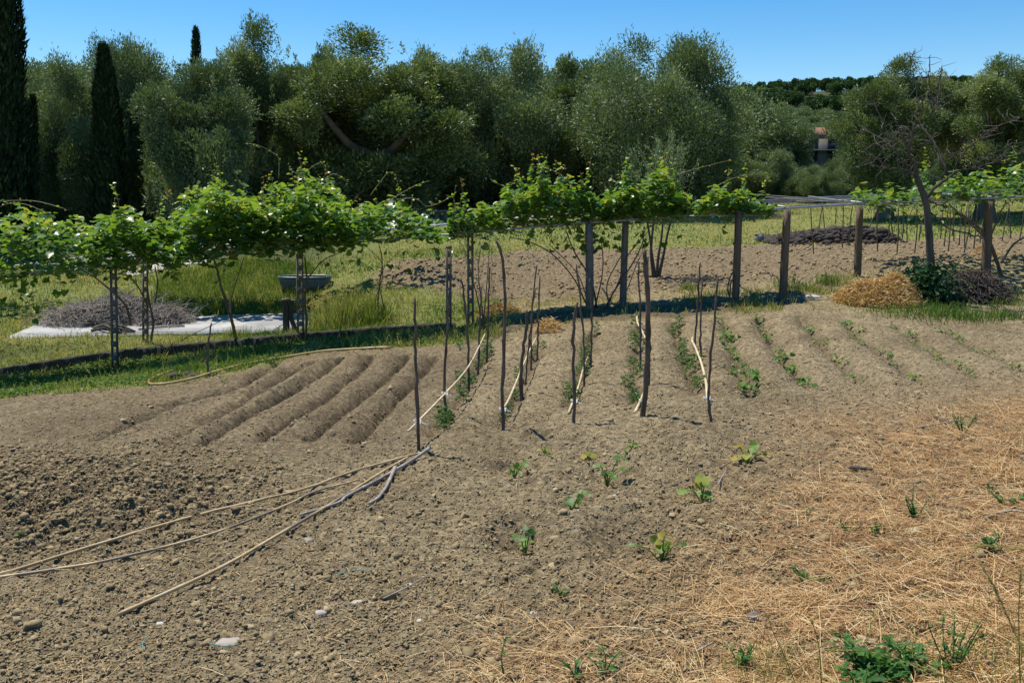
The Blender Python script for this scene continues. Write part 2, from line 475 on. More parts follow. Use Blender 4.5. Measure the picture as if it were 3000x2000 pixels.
M['wood_leaf'] = leaf_mat('wood_leaf', [(0.0,(.018,.045,.018)),(.5,(.038,.085,.026)),(1.0,(.075,.14,.035))], 0.2, 0.6, 0.2)
M['grass'] = leaf_mat('grass', [(0.0,(.045,.105,.018)),(.4,(.10,.175,.03)),(.7,(.24,.26,.075)),(1.0,(.48,.38,.18))], 0.35, 0.6, 0.2)
M['crop_leaf'] = leaf_mat('crop_leaf', [(0.0,(.035,.095,.022)),(.5,(.085,.18,.034)),(.85,(.18,.29,.05)),(1.0,(.38,.30,.05))], 0.35, 0.5, 0.35)
M['weed_leaf'] = leaf_mat('weed_leaf', [(0.0,(.028,.090,.020)),(.5,(.065,.165,.034)),(1.0,(.14,.25,.06))], 0.3, 0.55, 0.22)
M['ivy_leaf'] = leaf_mat('ivy_leaf', [(0.0,(.012,.04,.012)),(.6,(.025,.07,.02)),(1.0,(.05,.11,.03))], 0.15, 0.6, 0.2)
M['straw'] = leaf_mat('straw', [(0.0,(.22,.10,.04)),(.35,(.42,.23,.09)),(.7,(.60,.40,.17)),(1.0,(.74,.58,.32))], 0.12, 0.55, 0.3)
M['hay'] = leaf_mat('hay', [(0.0,(.22,.12,.045)),(.5,(.46,.28,.105)),(1.0,(.64,.46,.22))], 0.15, 0.6, 0.2)
M['twig_grey'] = bark_mat('twig_grey', (.12,.10,.085), (.34,.295,.25), 20)
M['twig_dark'] = bark_mat('twig_dark', (.035,.028,.024), (.11,.09,.075), 20)
M['twig_bare'] = bark_mat('twig_bare', (.05,.044,.038), (.17,.152,.132), 20)
M['bark'] = bark_mat('bark', (.035,.03,.025), (.12,.105,.085), 6)
M['olive_bark'] = bark_mat('olive_bark', (.045,.038,.03), (.17,.15,.12), 3)
M['stake'] = bark_mat('stake', (.048,.036,.027), (.16,.12,.09), 14, stretch=0.5)
M['vine_stem'] = bark_mat('vine_stem', (.06,.042,.03), (.19,.14,.10), 14)
M['pole_yellow'] = bark_mat('pole_yellow', (.38,.285,.15), (.60,.49,.30), 6, 0.6, 0.2, 0.6)
M['stick_grey'] = bark_mat('stick_grey', (.17,.145,.125), (.36,.31,.26), 14)
M['concrete_post'] = bark_mat('concrete_post', (.062,.056,.049), (.16,.146,.13), 10, stretch=0.8)
M['wood_post'] = bark_mat('wood_post', (.06,.04,.028), (.16,.115,.08), 10)

# ------------------------------------------------------------------ the ground: one sheet out to the horizon
def spaced(stops):
    """stops: (limit, step) pairs from the first start value"""
    out = [stops[0]]
    for lim, st in stops[1:]:
        k = max(1, int(round((lim - out[-1]) / st)))
        a = out[-1]
        out += [a + (lim - a) * (i + 1) / k for i in range(k)]
    return np.array(out)
xh = spaced([0.0, (6.5, 0.03), (13, 0.07), (28, 0.22), (60, 1.2), (160, 6), (700, 45)])
gx = np.concatenate([-xh[:0:-1], xh])
gy = spaced([-10.0, (3.0, 0.5), (5.0, 0.06), (12, 0.022), (20, 0.034), (32, 0.09), (60, 0.45), (200, 4), (900, 40)])
X, Y = np.meshgrid(gx, gy)
Z = ground_z(X, Y)
nx, ny = len(gx), len(gy)
i = np.arange(nx - 1)[None, :] + np.arange(ny - 1)[:, None] * nx
quads = np.stack([i, i + 1, i + nx + 1, i + nx], -1).reshape(-1, 4)
xf, yf = X.ravel(), Y.ravel()
a_straw = sstep(-1.9, 1.3, poly_sd(xf, yf, STRAW_POLY) + 1.8 * fbm(xf, yf, 0.9, 3, 5))
garden_sd = poly_sd(xf, yf, GARDEN)
pl_sd = poly_sd(xf, yf, PLOUGH)
a_grass = (1 - sstep(-0.3, 0.25, garden_sd + 0.5 * fbm(xf, yf, 1.5, 3, 8))) * (1 - sstep(-0.5, 0.4, pl_sd + 0.8 * fbm(xf, yf, 1.0, 3, 9)))
a_grass = np.maximum(a_grass, sstep(-0.1, 0.2, poly_sd(xf, yf, STRIP_POLY)))
east = sstep(-.8, .2, xf) * (1 - sstep(25, 27, yf)) * sstep(15, 16, yf)
a_grass = a_grass * (1 - .92 * east)
a_damp_shade = sstep(-0.6, 0.6, poly_sd(xf, yf, ROUGH) + 0.5 * fbm(xf, yf, 2, 3, 12)) * 0.8
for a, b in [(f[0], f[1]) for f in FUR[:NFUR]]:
    a_damp_shade = np.maximum(a_damp_shade, np.clip(.95 * (1 - seg_dist(xf, yf, a, b)[0] / .16) * (.55 + 1.6 * vnoise(xf * 2.3, yf * 2.3, 44)), 0, .95))  # moist furrow soil, with the trough's shade painted into the same tone
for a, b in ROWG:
    a_damp_shade = np.maximum(a_damp_shade, np.clip(.7 * (1 - seg_dist(xf, yf, a, b)[0] / .16) * (.3 + 1.5 * vnoise(xf * 2.1, yf * 2.1, 45)), 0, .8))  # shadow line along each crop row, painted into the soil colour
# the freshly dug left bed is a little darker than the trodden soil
a_damp_shade = np.maximum(a_damp_shade, .42 * sstep(9.2, 10.2, yf) * sstep(-.6, -1.6, xf - .10 * (yf - 10)) * (.5 + vnoise(xf * .9, yf * .9, 46)))
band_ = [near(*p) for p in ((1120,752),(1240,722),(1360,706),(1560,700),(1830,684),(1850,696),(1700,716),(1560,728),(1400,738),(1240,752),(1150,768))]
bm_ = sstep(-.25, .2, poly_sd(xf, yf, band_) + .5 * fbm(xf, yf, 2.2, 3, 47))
a_damp_shade = np.maximum(a_damp_shade, bm_); a_grass = a_grass * (1 - .9 * bm_)  # vine canopy's cast shadow painted across the row ends, together with dark litter
a_plough = sstep(-0.3, 0.6, pl_sd)

def ground_material():
    m, n, b = mat('soil_straw_and_grass')
    def at(x):
        a = n.nodes.new('ShaderNodeAttribute'); a.attribute_name = x
        return a.outputs['Fac']
    co = objco(n)
    n1 = noise(n, 1.3, 5, 0.6, co); n2 = noise(n, 14, 6, 0.7, co); n3 = noise(n, 60, 4, 0.7, co); n4 = noise(n, 5, 5, 0.65, co)
    soil = ramp(n, n2, [(0.34, (.085, .063, .034)), (0.5, (.31, .237, .130)), (0.66, (.58, .46, .265))])
    soil = mixc(n, mathn(n, 'MULTIPLY', n1, 0.55), soil, (.28, .213, .125))
    big = ramp(n, noise(n, .55, 4, .6, co, .6), [(.35, (.70, .68, .66)), (.55, (1, 1, 1)), (.7, (1.0, 1.0, 1.0))])
    soil = mixc(n, .85, soil, big, 'MULTIPLY')
    crust = ramp(n, noise(n, 2.6, 5, .65, co, .4), [(.55, (0, 0, 0)), (.66, (1, 1, 1))])
    soil = mixc(n, mathn(n, 'MULTIPLY', crust, .35), soil, (.54, .425, .235))
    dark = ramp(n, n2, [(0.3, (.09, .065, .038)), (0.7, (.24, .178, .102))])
    soil = mixc(n, at('damp_shade'), soil, dark)
    red = ramp(n, n2, [(0.3, (.13, .092, .052)), (0.7, (.33, .245, .145))])
    soil = mixc(n, mathn(n, 'MULTIPLY', at('plough'), 0.8), soil, red)
    # crumbs of pale dry earth and bits of chaff
    gapc = ramp(n, n3, [(0.34, (1, 1, 1)), (0.43, (0, 0, 0))])
    soil = mixc(n, mathn(n, 'MULTIPLY', gapc, 0.55), soil, (.075, .054, .030))  # noise lows darkened: crevice shade painted into the soil colour
    crumb = ramp(n, n3, [(0.60, (0, 0, 0)), (0.68, (1, 1, 1))])
    soil = mixc(n, mathn(n, 'MULTIPLY', crumb, 0.55), soil, (.50, .41, .26))
    stc = ramp(n, n2, [(0.3, (.14, .074, .034)), (0.5, (.36, .20, .088)), (0.75, (.56, .36, .16))])
    f = mathn(n, 'MULTIPLY', at('straw'), mathn(n, 'SUBTRACT', mathn(n, 'MULTIPLY', n4, 2.6), 0.45), True)
    c = mixc(n, f, soil, stc)
    gr = ramp(n, n4, [(0.3, (.11, .155, .036)), (0.5, (.21, .235, .065)), (0.66, (.34, .31, .115)), (0.82, (.46, .36, .17))])
    gr = mixc(n, mathn(n, 'MULTIPLY', n2, 0.5), gr, (.17, .19, .05))
    g = mathn(n, 'MULTIPLY', at('grass'), mathn(n, 'ADD', mathn(n, 'MULTIPLY', n4, 1.2), 0.35), True)
    c = mixc(n, g, c, gr)
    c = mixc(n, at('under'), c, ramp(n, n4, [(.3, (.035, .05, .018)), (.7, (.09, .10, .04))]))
    n.links.new(c, b.inputs['Base Color'])
    b.inputs['Roughness'].default_value = 0.95; b.inputs['Specular IOR Level'].default_value = 0.15
    h = mathn(n, 'ADD', mathn(n, 'MULTIPLY', n2, 1.0), mathn(n, 'MULTIPLY', n3, 0.6))
    bump(n, b, h, 1.0, 0.05)
    return m
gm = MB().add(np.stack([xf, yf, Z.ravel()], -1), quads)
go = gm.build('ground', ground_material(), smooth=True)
for nm, arr in (('straw', a_straw), ('grass', a_grass), ('damp_shade', a_damp_shade), ('plough', a_plough), ('under', np.maximum(sstep(46, 52, yf + 4 * fbm(xf, yf, .2, 2, 4)), .85 * sstep(28.5, 32, yf + 3 * fbm(xf, yf, .4, 2, 6)) * sstep(-3.5, -6.5, xf)))):  # under: dark undergrowth far off, and tree shade painted over the left meadow
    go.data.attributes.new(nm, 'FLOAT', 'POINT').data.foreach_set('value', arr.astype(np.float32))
tag(go, kind='structure')
del gm, X, Y, Z, quads

# ------------------------------------------------------------------ concrete slab, kerb wall, pale drive behind
def concrete(name, c1, c2, sc_=6):
    m, n, b = mat(name)
    co = objco(n)
    f = noise(n, sc_, 6, 0.65, co); g = noise(n, sc_ * 9, 4, 0.6, co)
    c = ramp(n, f, [(0.3, c1), (0.7, c2)])
    c = mixc(n, mathn(n, 'MULTIPLY', g, 0.35), c, tuple(x * 0.6 for x in c1))
    n.links.new(c, b.inputs['Base Color']); b.inputs['Roughness'].default_value = 0.9; b.inputs['Specular IOR Level'].default_value = 0.25
    bump(n, b, g, 0.4, 0.01)
    return m
M['slab'] = concrete('slab_concrete', (.28, .268, .24), (.64, .625, .59), 1.1)
M['kerb'] = concrete('kerb_stone', (.022, .021, .017), (.085, .078, .062), 4)
s = MB()
q = np.array(slab_c)
top = []
for k in range(4):
    for t in np.linspace(0, 1, 12, endpoint=False):
        p = q[k] * (1 - t) + q[(k + 1) % 4] * t
        top.append((p[0] + rng.normal(0, .015), p[1] + rng.normal(0, .015)))
top = np.array(top); nn = len(top)
v = np.vstack([np.c_[top, np.full(nn, SLAB_Z)], np.c_[top, np.full(nn, SLAB_Z - .12)], [[q[:, 0].mean(), q[:, 1].mean(), SLAB_Z]]])
k = np.arange(nn); k2 = (k + 1) % nn
s.add(v, [np.stack([k, k2, np.full(nn, 2 * nn)], -1), np.stack([k, k + nn, k2 + nn, k2], -1)])
tag(s.build('concrete_slab', M['slab'], origin=(q[:, 0].mean(), q[:, 1].mean(), SLAB_Z)), kind='structure')

s = MB()
ks = smooth_line(kerb, 160)
ks[:, 1] += .03 * fbm(ks[:, 0], ks[:, 1], 1.4, 3, 7) * 2
prof = [(-.085, -.34), (-.075, -.02), (-.05, 0.0), (.06, .006), (.085, -.02), (.085, -.34)]
vs = np.array([(p[0], p[1] + a_ + .012 * rng.standard_normal(), p[2] + b_ + (.010 * rng.standard_normal() if b_ > -.1 else 0)) for p in ks for a_, b_ in prof])
n6 = len(prof); ii = np.arange(len(ks) - 1)[:, None] * n6 + np.arange(n6 - 1)[None]
s.add(vs, np.stack([ii, ii + 1, ii + n6 + 1, ii + n6], -1).reshape(-1, 4))
ks = ks[::2][:70]
tag(s.build('retaining_kerb', M['kerb'], origin=ks[35] - A([0, 0, .3])), 'long low stone kerb dividing the vegetable garden from the pergola strip', 'kerb')

def road(name, pts, half, m):
    s = MB(); vs = []
    line = smooth_line(np.array([G(*p, False) for p in pts]), 40)
    for i in range(len(line)):
        t = line[min(i + 1, 39)] - line[max(i - 1, 0)]; nrm = A([-t[1], t[0]]); nrm = nrm / np.linalg.norm(nrm)
        for o in np.linspace(-half, half, 5):
            x, y = line[i, 0] + nrm[0] * o, line[i, 1] + nrm[1] * o
            vs.append((x, y, GZ(x, y) + .02 + 0.05 * (1 - abs(o) / half)))
    f = [(i * 5 + j, i * 5 + j + 1, i * 5 + j + 6, i * 5 + j + 5) for i in range(39) for j in range(4)]
    s.add(vs, A(f))
    return tag(s.build(name, m, smooth=True), kind='structure')
M['drive'] = concrete('pale_gravel', (.40, .36, .31), (.58, .54, .48), 8)
road('gravel_path', [(285, 634), (330, 624), (400, 611), (470, 600)], 0.40, M['drive'])
road('dirt_track', [(880, 527), (1000, 518), (1100, 505), (1300, 500)], 0.5, M['drive'])

# ------------------------------------------------------------------ loose soil, straw, grass (nobody could count these)
def scatter_in(poly, n, pad=0.0):
    p = np.array(poly); lo, hi = p.min(0) - pad, p.max(0) + pad
    out = np.zeros((0, 2))
    while len(out) < n:
        c = rng.uniform(lo, hi, (n * 2, 2))
        out = np.vstack([out, c[poly_sd(c[:, 0], c[:, 1], poly) > -pad]])
    return out[:n]
def on_view(n, y0, y1, power=1.6):
    """random ground spots, as dense per picture area near and far, within a fan a bit wider than the view"""
    u = rng.random(n)
    y = (y0 ** (1 - power) + u * (y1 ** (1 - power) - y0 ** (1 - power))) ** (1 / (1 - power))
    x = rng.uniform(-0.68, 0.68, n) * y
    return np.stack([x, y], -1)
v0, f0 = ico(1)
OV = np.array([(1,0,0),(-1,0,0),(0,1,0),(0,-1,0),(0,0,1),(0,0,-.6)], float)
OF = np.array([(0,2,4),(2,1,4),(1,3,4),(3,0,4),(2,0,5),(1,2,5),(3,1,5),(0,3,5)])
def lumps_mesh(pts, rad, mbx, tint, sink=0.25, flat=0.75, v0=v0, f0=f0):
    n = len(pts)
    z = ground_z(pts[:, 0], pts[:, 1])
    sc3 = rad[:, None] * np.stack([rng.uniform(.75, 1.35, n), rng.uniform(.75, 1.35, n), rng.uniform(.5, 1.0, n) * flat / .75], -1)
    v = (v0[None] * (1 + .25 * rng.standard_normal((n, len(v0), 1))) + .22 * rng.standard_normal((n, len(v0), 3))) * sc3[:, None, :]
    v[..., 0] += pts[:, 0:1]; v[..., 1] += pts[:, 1:2]; v[..., 2] += (z + rad * (flat - sink - .3))[:, None]
    f = (f0[None] + (np.arange(n) * len(v0))[:, None, None]).reshape(-1, 3)
    mbx.add(v.reshape(-1, 3), f, np.repeat(tint, len(v0)))
m, n, b = mat('clod_earth')
c = ramp(n, tint_out(n), [(0, (.165, .123, .067)), (.6, (.36, .276, .151)), (1, (.56, .445, .26))])
n2 = noise(n, 40, 4, 0.7, objco(n))
n.links.new(mixc(n, n2, c, (.26, .197, .105)), b.inputs['Base Color'])
b.inputs['Roughness'].default_value = .95; b.inputs['Specular IOR Level'].default_value = .1
bump(n, b, n2, 0.8, 0.01)
M['clod'] = m
cl = MB()
pts = on_view(42000, 4.2, 17.5, 1.9)
pts = pts[poly_sd(pts[:, 0], pts[:, 1], GARDEN) > 0.0]
keep = vnoise(pts[:, 0] * 1.3, pts[:, 1] * 1.3, 3) > 0.25 + 0.35 * (pts[:, 1] > 9)
keep |= rng.random(len(pts)) < 0.25
pts = pts[keep]
pr = scatter_in(ROUGH, 26000, 0.6)
CL = [[(-60,1350),(230,1262),(500,1185),(690,1138),(935,1058)], [(-60,1358),(260,1298),(480,1240),(640,1180),(825,1112)], [(275,1426),(500,1320),(640,1240),(790,1152),(937,1060)]]
cd = np.full(len(pr), 9.0); cd2 = np.full(len(pts), 9.0)
for c_ in CL:
    q_ = [near(*p_) for p_ in c_]
    for a_, b_ in zip(q_, q_[1:]):
        cd = np.minimum(cd, seg_dist(pr[:, 0], pr[:, 1], a_, b_)[0]); cd2 = np.minimum(cd2, seg_dist(pts[:, 0], pts[:, 1], a_, b_)[0])
pr = pr[cd > .10]
pr = pr[rng.random(len(pr)) < .35 + .8 * sstep(-.6, 1.0, poly_sd(pr[:, 0], pr[:, 1], ROUGH))]
lumps_mesh(pr, np.clip(rng.lognormal(-4.65, .55, len(pr)), .005, .036), cl, rng.random(len(pr)) * .7, .35)
pts = pts[cd2 > .06]
lumps_mesh(pts, np.clip(rng.lognormal(-5.0, .62, len(pts)), .003, .045), cl, rng.random(len(pts)), .4)
pk = on_view(190000, 4.2, 18.5, 1.7); pk = pk[poly_sd(pk[:, 0], pk[:, 1], GARDEN) > 0]
pk = pk[rng.random(len(pk)) < .45 + .8 * vnoise(pk[:, 0] * 2.3, pk[:, 1] * 2.3, 91)]
lumps_mesh(pk, np.clip(rng.lognormal(-5.05, .45, len(pk)), .003, .018), cl, rng.random(len(pk)), .2, .75, OV, OF)
pq = scatter_in(PLOUGH, 9000, 0.1)
lumps_mesh(pq, np.clip(rng.lognormal(-4.0, .55, len(pq)), .01, .06), cl, .25 + .6 * rng.random(len(pq)))
tag(cl.build('soil_clods', M['clod'], smooth=False), 'crumbly brown clods of dug earth over the beds', 'soil', kind='stuff')

def strands(mbx, pts, L, Wd, tmpl=STRIP, zs=.12, zo=.006, tint=None, lift=0.0):
    n = len(pts)
    z = ground_z(pts[:, 0], pts[:, 1])
    c = np.c_[pts, z + zo + np.abs(rng.standard_normal(n)) * .008 + lift]
    d = hdir(n, .03, zs)
    mbx.leaves(tmpl, c - d * (L * .5)[:, None] * A([1, 1, 0.0]), d, A([[0, 0, 1.0]]) + .45 * rng.standard_normal((n, 3)), L, Wd, rng.random(n) if tint is None else tint)
st = MB()
pts = on_view(270000, 3.2, 12.5, 1.9)
pts = pts[pts[:, 0] > -3.5]
sdist = poly_sd(pts[:, 0], pts[:, 1], STRAW_POLY) + 1.5 * fbm(pts[:, 0], pts[:, 1], 0.8, 3, 5)
clump = vnoise(pts[:, 0] * 2.6, pts[:, 1] * 2.6, 77) * .6 + vnoise(pts[:, 0] * 7, pts[:, 1] * 7, 78) * .5
dens = np.where(sdist > 0, 0.10 + 1.2 * sstep(.34, .75, clump), (.03 + .42 * sstep(.35, .75, clump)) * np.exp(np.minimum(sdist, 0) / 0.8)) * sstep(-3.2, -.6, sdist)
pts = pts[rng.random(len(pts)) < dens]
nS = len(pts)
strands(st, pts, np.clip(rng.lognormal(-2.15, .55, nS), .03, .5), rng.uniform(.0016, .0042, nS), zs=.16)
# thin litter over the bare earth
pts = on_view(16000, 4.3, 13, 1.8)
pts = pts[poly_sd(pts[:, 0], pts[:, 1], GARDEN) > .2]
pts = pts[rng.random(len(pts)) < .10 + .5 * (vnoise(pts[:, 0] * 1.1, pts[:, 1] * 1.1, 31) > .62)]
strands(st, pts, np.clip(rng.lognormal(-2.5, .6, len(pts)), .02, .35), rng.uniform(.0016, .0035, len(pts)), tint=.45 + .5 * rng.random(len(pts)), zs=.1)
# matted drifts and rooted stubble in the straw
p_ = scatter_in(STRAW_POLY, 420); p_ = p_[p_[:, 1] > 3.2]
for q_ in p_:
    m_ = int(rng.integers(25, 90)); a_ = rng.uniform(0, 6.283); sp_ = rng.uniform(.05, .2)
    pp = q_ + np.c_[rng.normal(0, sp_ * 1.6, m_), rng.normal(0, sp_ * .7, m_)] @ A([(math.cos(a_), math.sin(a_)), (-math.sin(a_), math.cos(a_))])
    LL = np.clip(rng.lognormal(-1.7, .4, m_), .06, .45)
    d = np.c_[math.cos(a_) + rng.normal(0, .35, m_), math.sin(a_) + rng.normal(0, .35, m_), rng.normal(.04, .12, m_)]
    z_ = ground_z(pp[:, 0], pp[:, 1]) + .008 + np.abs(rng.normal(0, .018, m_))
    st.leaves(STRIP, np.c_[pp, z_] - d * (LL * .5)[:, None] * A([1, 1, 0.]), d, A([[0, 0, 1.]]) + .5 * rng.standard_normal((m_, 3)), LL, rng.uniform(.0016, .0045, m_), np.clip(rng.uniform(.15, .85) + .18 * rng.standard_normal(m_), 0, 1))
p_ = scatter_in(STRAW_POLY, 90); p_ = p_[p_[:, 1] > 3.2]
for q_ in p_:
    m_ = int(rng.integers(8, 26)); pp = q_ + rng.normal(0, .025, (m_, 2)); d = hdir(m_, 0, 0) * .5; d[:, 2] = 1
    st.leaves(BLADE, np.c_[pp, ground_z(pp[:, 0], pp[:, 1]) - .005], d, hdir(m_, .2, .3), rng.uniform(.03, .12, m_), rng.uniform(.002, .0045, m_), np.clip(rng.normal(.3, .2, m_), 0, 1))
tag(st.build('straw_litter', M['straw'], smooth=False), 'dry orange straw spread over the near right bank', 'straw', kind='stuff')

def grass_patch(mbx, pts, hmean, wd, dry=0.0, clumpf=1.2, seed=1, tall=0.4):
    n = len(pts)
    z = ground_z(pts[:, 0], pts[:, 1])
    cn = vnoise(pts[:, 0] * clumpf, pts[:, 1] * clumpf, seed) * .65 + vnoise(pts[:, 0] * clumpf * 3, pts[:, 1] * clumpf * 3, seed + 1) * .35
    hgt = hmean * np.clip(rng.lognormal(0, tall, n), .3, 3) * (.35 + 1.3 * cn)
    d = hdir(n, 0, 0) * rng.uniform(.1, .75, n)[:, None]; d[:, 2] = 1
    dn = vnoise(pts[:, 0] * clumpf * .8 + 9, pts[:, 1] * clumpf * .8, seed + 2)
    t = np.clip(rng.normal(.36, .2, n) + dry * (dn - .25) * 1.5, 0, 1)
    mbx.leaves(BLADE, np.c_[pts, z - .01], d, hdir(n, 0.2, .3), hgt, wd * rng.uniform(.6, 1.5, n), t)
gs = MB()
p = scatter_in(STRIP_POLY, 40000, .12)
keep = vnoise(p[:, 0] * 2.2, p[:, 1] * 2.2, 4) + rng.random(len(p)) * .5 > .62
grass_patch(gs, p[keep], .11, .010, dry=.45, seed=2)
# low broad-leaved weeds within the strip
q = scatter_in(STRIP_POLY, 14000, .0)
q = q[vnoise(q[:, 0] * 1.7 + 3, q[:, 1] * 1.7, 14) > .56]
gs.leaves(HEART, np.c_[q, ground_z(q[:, 0], q[:, 1]) + rng.uniform(.01, .11, len(q))], hdir(len(q), .1, .3), A([[0, 0, 1.]]) + .5 * rng.standard_normal((len(q), 3)), rng.uniform(.03, .07, len(q)), rng.uniform(.03, .06, len(q)), rng.uniform(.1, .5, len(q)))
tag(gs.build('grass_strip', M['grass']), 'low green weeds and grass below the stone kerb', 'grass', kind='stuff')
MEADOW = [near(*p) for p in ((-300,850),(0,836),(262,800),(690,760),(1045,738),(1130,742),(1400,738),(1560,726),(1840,712),(2100,716),(2400,735),(2700,745),(2700,520),(2352,500),(1176,500),(0,500),(-400,520))]
gm2 = MB()
def meadow_pts(n, y0, y1, power):
    p = on_view(n, y0, y1, power)
    ok = (poly_sd(p[:, 0], p[:, 1], GARDEN) < -.05) & (poly_sd(p[:, 0], p[:, 1], slab_c) < -.02) & (p[:, 1] > np.interp(p[:, 0], kerb[:, 0], kerb[:, 1]) + .15 - 5 * (p[:, 0] > -1))
    ps = poly_sd(p[:, 0], p[:, 1], PLOUGH)
    ok &= (rng.random(len(p)) < 1 - .93 * sstep(-.8, .2, p[:, 0]) * (p[:, 1] < 25) * (vnoise(p[:, 0] * 1.2, p[:, 1] * 1.2, 66) < .66))
    ok &= ~((p[:, 0] < -4.5) & (p[:, 1] > 30.5) & (rng.random(len(p)) < .85))
    ok &= (ps < 0) & ((rng.random(len(p)) < .85) | (ps < -.6))
    return p[ok]
p = meadow_pts(130000, 17.5, 30, 1.2)
grass_patch(gm2, p, .10, .013, dry=.6, seed=6, clumpf=.9)
p = meadow_pts(60000, 28, 50, 1.1)
grass_patch(gm2, p, .085, .03, dry=.75, seed=9, clumpf=.45, tall=.3)
# taller growth on the bank behind the slab
bank = [near(*p) for p in ((360,722),(380,640),(560,600),(700,610),(740,716))]
p = scatter_in(bank, 16000, .2)
p = p[poly_sd(p[:, 0], p[:, 1], slab_c) < -.05]
grass_patch(gm2, p, .17, .013, dry=.25, seed=16, clumpf=1.4)
tag(gm2.build('meadow_grass', M['grass']), 'dry yellow green meadow grass under and beyond the pergola', 'grass', kind='stuff')

# ------------------------------------------------------------------ pergola: posts, pipes, wires
PIPE = [(-260,668,18.4),(0,636,18.8),(262,612,19.0),(333,606,19.1),(460,593,19.2),(600,577,19.4),(690,569,19.6),(840,556,19.8),(1040,540,20.0),(1300,517,20.3),(1430,508,20.4),(1690,490,20.6),(1800,481,20.7),(1970,471,21.3),(2140,463,21.6),(2352,454,21.9),(2560,446,22.2)]
pipe = np.array([P(*p) for p in PIPE])
def roof(x):
    return np.interp(x, pipe[:, 0], pipe[:, 1]), np.interp(x, pipe[:, 0], pipe[:, 2])
m, n, b = mat('galvanised_pipe')
n.links.new(ramp(n, noise(n, 8, 4, .6, objco(n)), [(.3, (.24, .27, .29)), (.7, (.40, .43, .45))]), b.inputs['Base Color'])
b.inputs['Metallic'].default_value = .55; b.inputs['Roughness'].default_value = .5
M['pipe'] = m
perg = thing('pergola', 'long pergola of slotted concrete and wooden posts with galvanised pipes carrying the vines', 'pergola', G(690, 788))
def slot_post(bx, by, tx, ty, Yb=None, wd=.15):
    g = G(bx, by); yb = g[1] if Yb is None else Yb
    g = np.array([P(bx, by, yb)[0], yb, GZ(P(bx, by, yb)[0], yb) - .1]); t = P(tx, ty, yb)
    s = MB()
    ax = (t - g)
    for o in (-1, 1):
        s.tube([g + A([o * (wd / 2 - .02), 0, 0]), t + A([o * (wd / 2 - .025), 0, 0])], .026, 4, wob=.0)
    for k in range(8):
        c = g + ax * ((k + .35) / 8)
        s.box(c, (wd - .05, .045, .115))
    s.box(t - A([0, 0, .02]), (wd + .01, .06, .06))
    s.build('post', M['concrete_post'], perg)
def square_post(bx, by, tx, ty, m, wd=.12, yb=None):
    g = G(bx, by) if yb is None else P(bx, by, yb)
    yb = g[1]
    g[2] = GZ(g[0], yb) - .1
    t = P(tx, ty, yb)
    s = MB(); n = 6
    h = wd / 2; lean = t - g
    vs = []; rz = rng.uniform(.3, .6)
    for k in range(n):
        c = g + lean * k / (n - 1)
        for q in range(4):
            an = rz + math.pi / 4 + q * math.pi / 2
            r = h * 1.35 * (1 - .12 * k / (n - 1)) * (1 + rng.normal(0, .03))
            vs.append(c + A([math.cos(an) * r, math.sin(an) * r, 0]))
    f = [(k * 4 + q, k * 4 + (q + 1) % 4, k * 4 + 4 + (q + 1) % 4, k * 4 + 4 + q) for k in range(n - 1) for q in range(4)] + [(n * 4 - 4, n * 4 - 3, n * 4 - 2, n * 4 - 1)]
    s.add(vs, A(f)); s.build('post', m, perg)
slot_post(264, 852, 260, 614, wd=.15)
slot_post(334, 790, 333, 600, 20.9, .14)
slot_post(691, 788, 688, 572, wd=.16)
slot_post(1030, 718, 1031, 566, 20.2, .12)
slot_post(1081, 742, 1080, 520, 20.4, .14)
square_post(1355, 712, 1353, 512, M['concrete_post'], .15)
square_post(1430, 702, 1437, 502, M['concrete_post'], .13)
square_post(1689, 694, 1697, 488, M['wood_post'], .13)
square_post(1798, 684, 1808, 482, M['wood_post'], .14)
square_post(1970, 622, 1975, 474, M['wood_post'], .14, 22.8)
square_post(2265, 626, 2271, 462, M['wood_post'], .17, 22.4)
square_post(2560, 640, 2570, 452, M['wood_post'], .16, 22.3)
s = MB(); s.tube(smooth_line(pipe, 80) + A([0, 0, .02]), .024, 8); s.build('front_pipe', M['pipe'], perg, smooth=True)
s = MB(); s.tube(smooth_line(pipe + A([0, 3.6, .12]), 60), .02, 6); s.build('rear_pipe', M['pipe'], perg, smooth=True)
for px in (262, 460, 690, 1080, 1355, 1690, 1800, 1975, 2270):
    k = np.interp(px, [p[0] for p in PIPE], np.arange(len(PIPE))); i0 = min(int(k), len(PIPE) - 2); a = pipe[i0] + (pipe[i0 + 1] - pipe[i0]) * (k - i0)
    s = MB(); dz = 6.6 if px < 1040 else 3.7
    s = MB(); s.tube([a + A([0, -.12, .055]), a + A([0, dz * .5, .10]), a + A([0, dz, .16])], .02, 6); s.build('cross_bar', M['pipe'], perg)
for o in (.7, 1.4, 2.1, 2.8):
    s = MB(); s.tube(smooth_line(pipe + A([0, o, .11]), 60), .005, 4); s.build('wire', M['pipe'], perg)
s = MB(); s.tube([P(1540, 496, 20.2), P(1810, 494, 20.6)], .008, 4); s.build('wire', M['pipe'], perg)
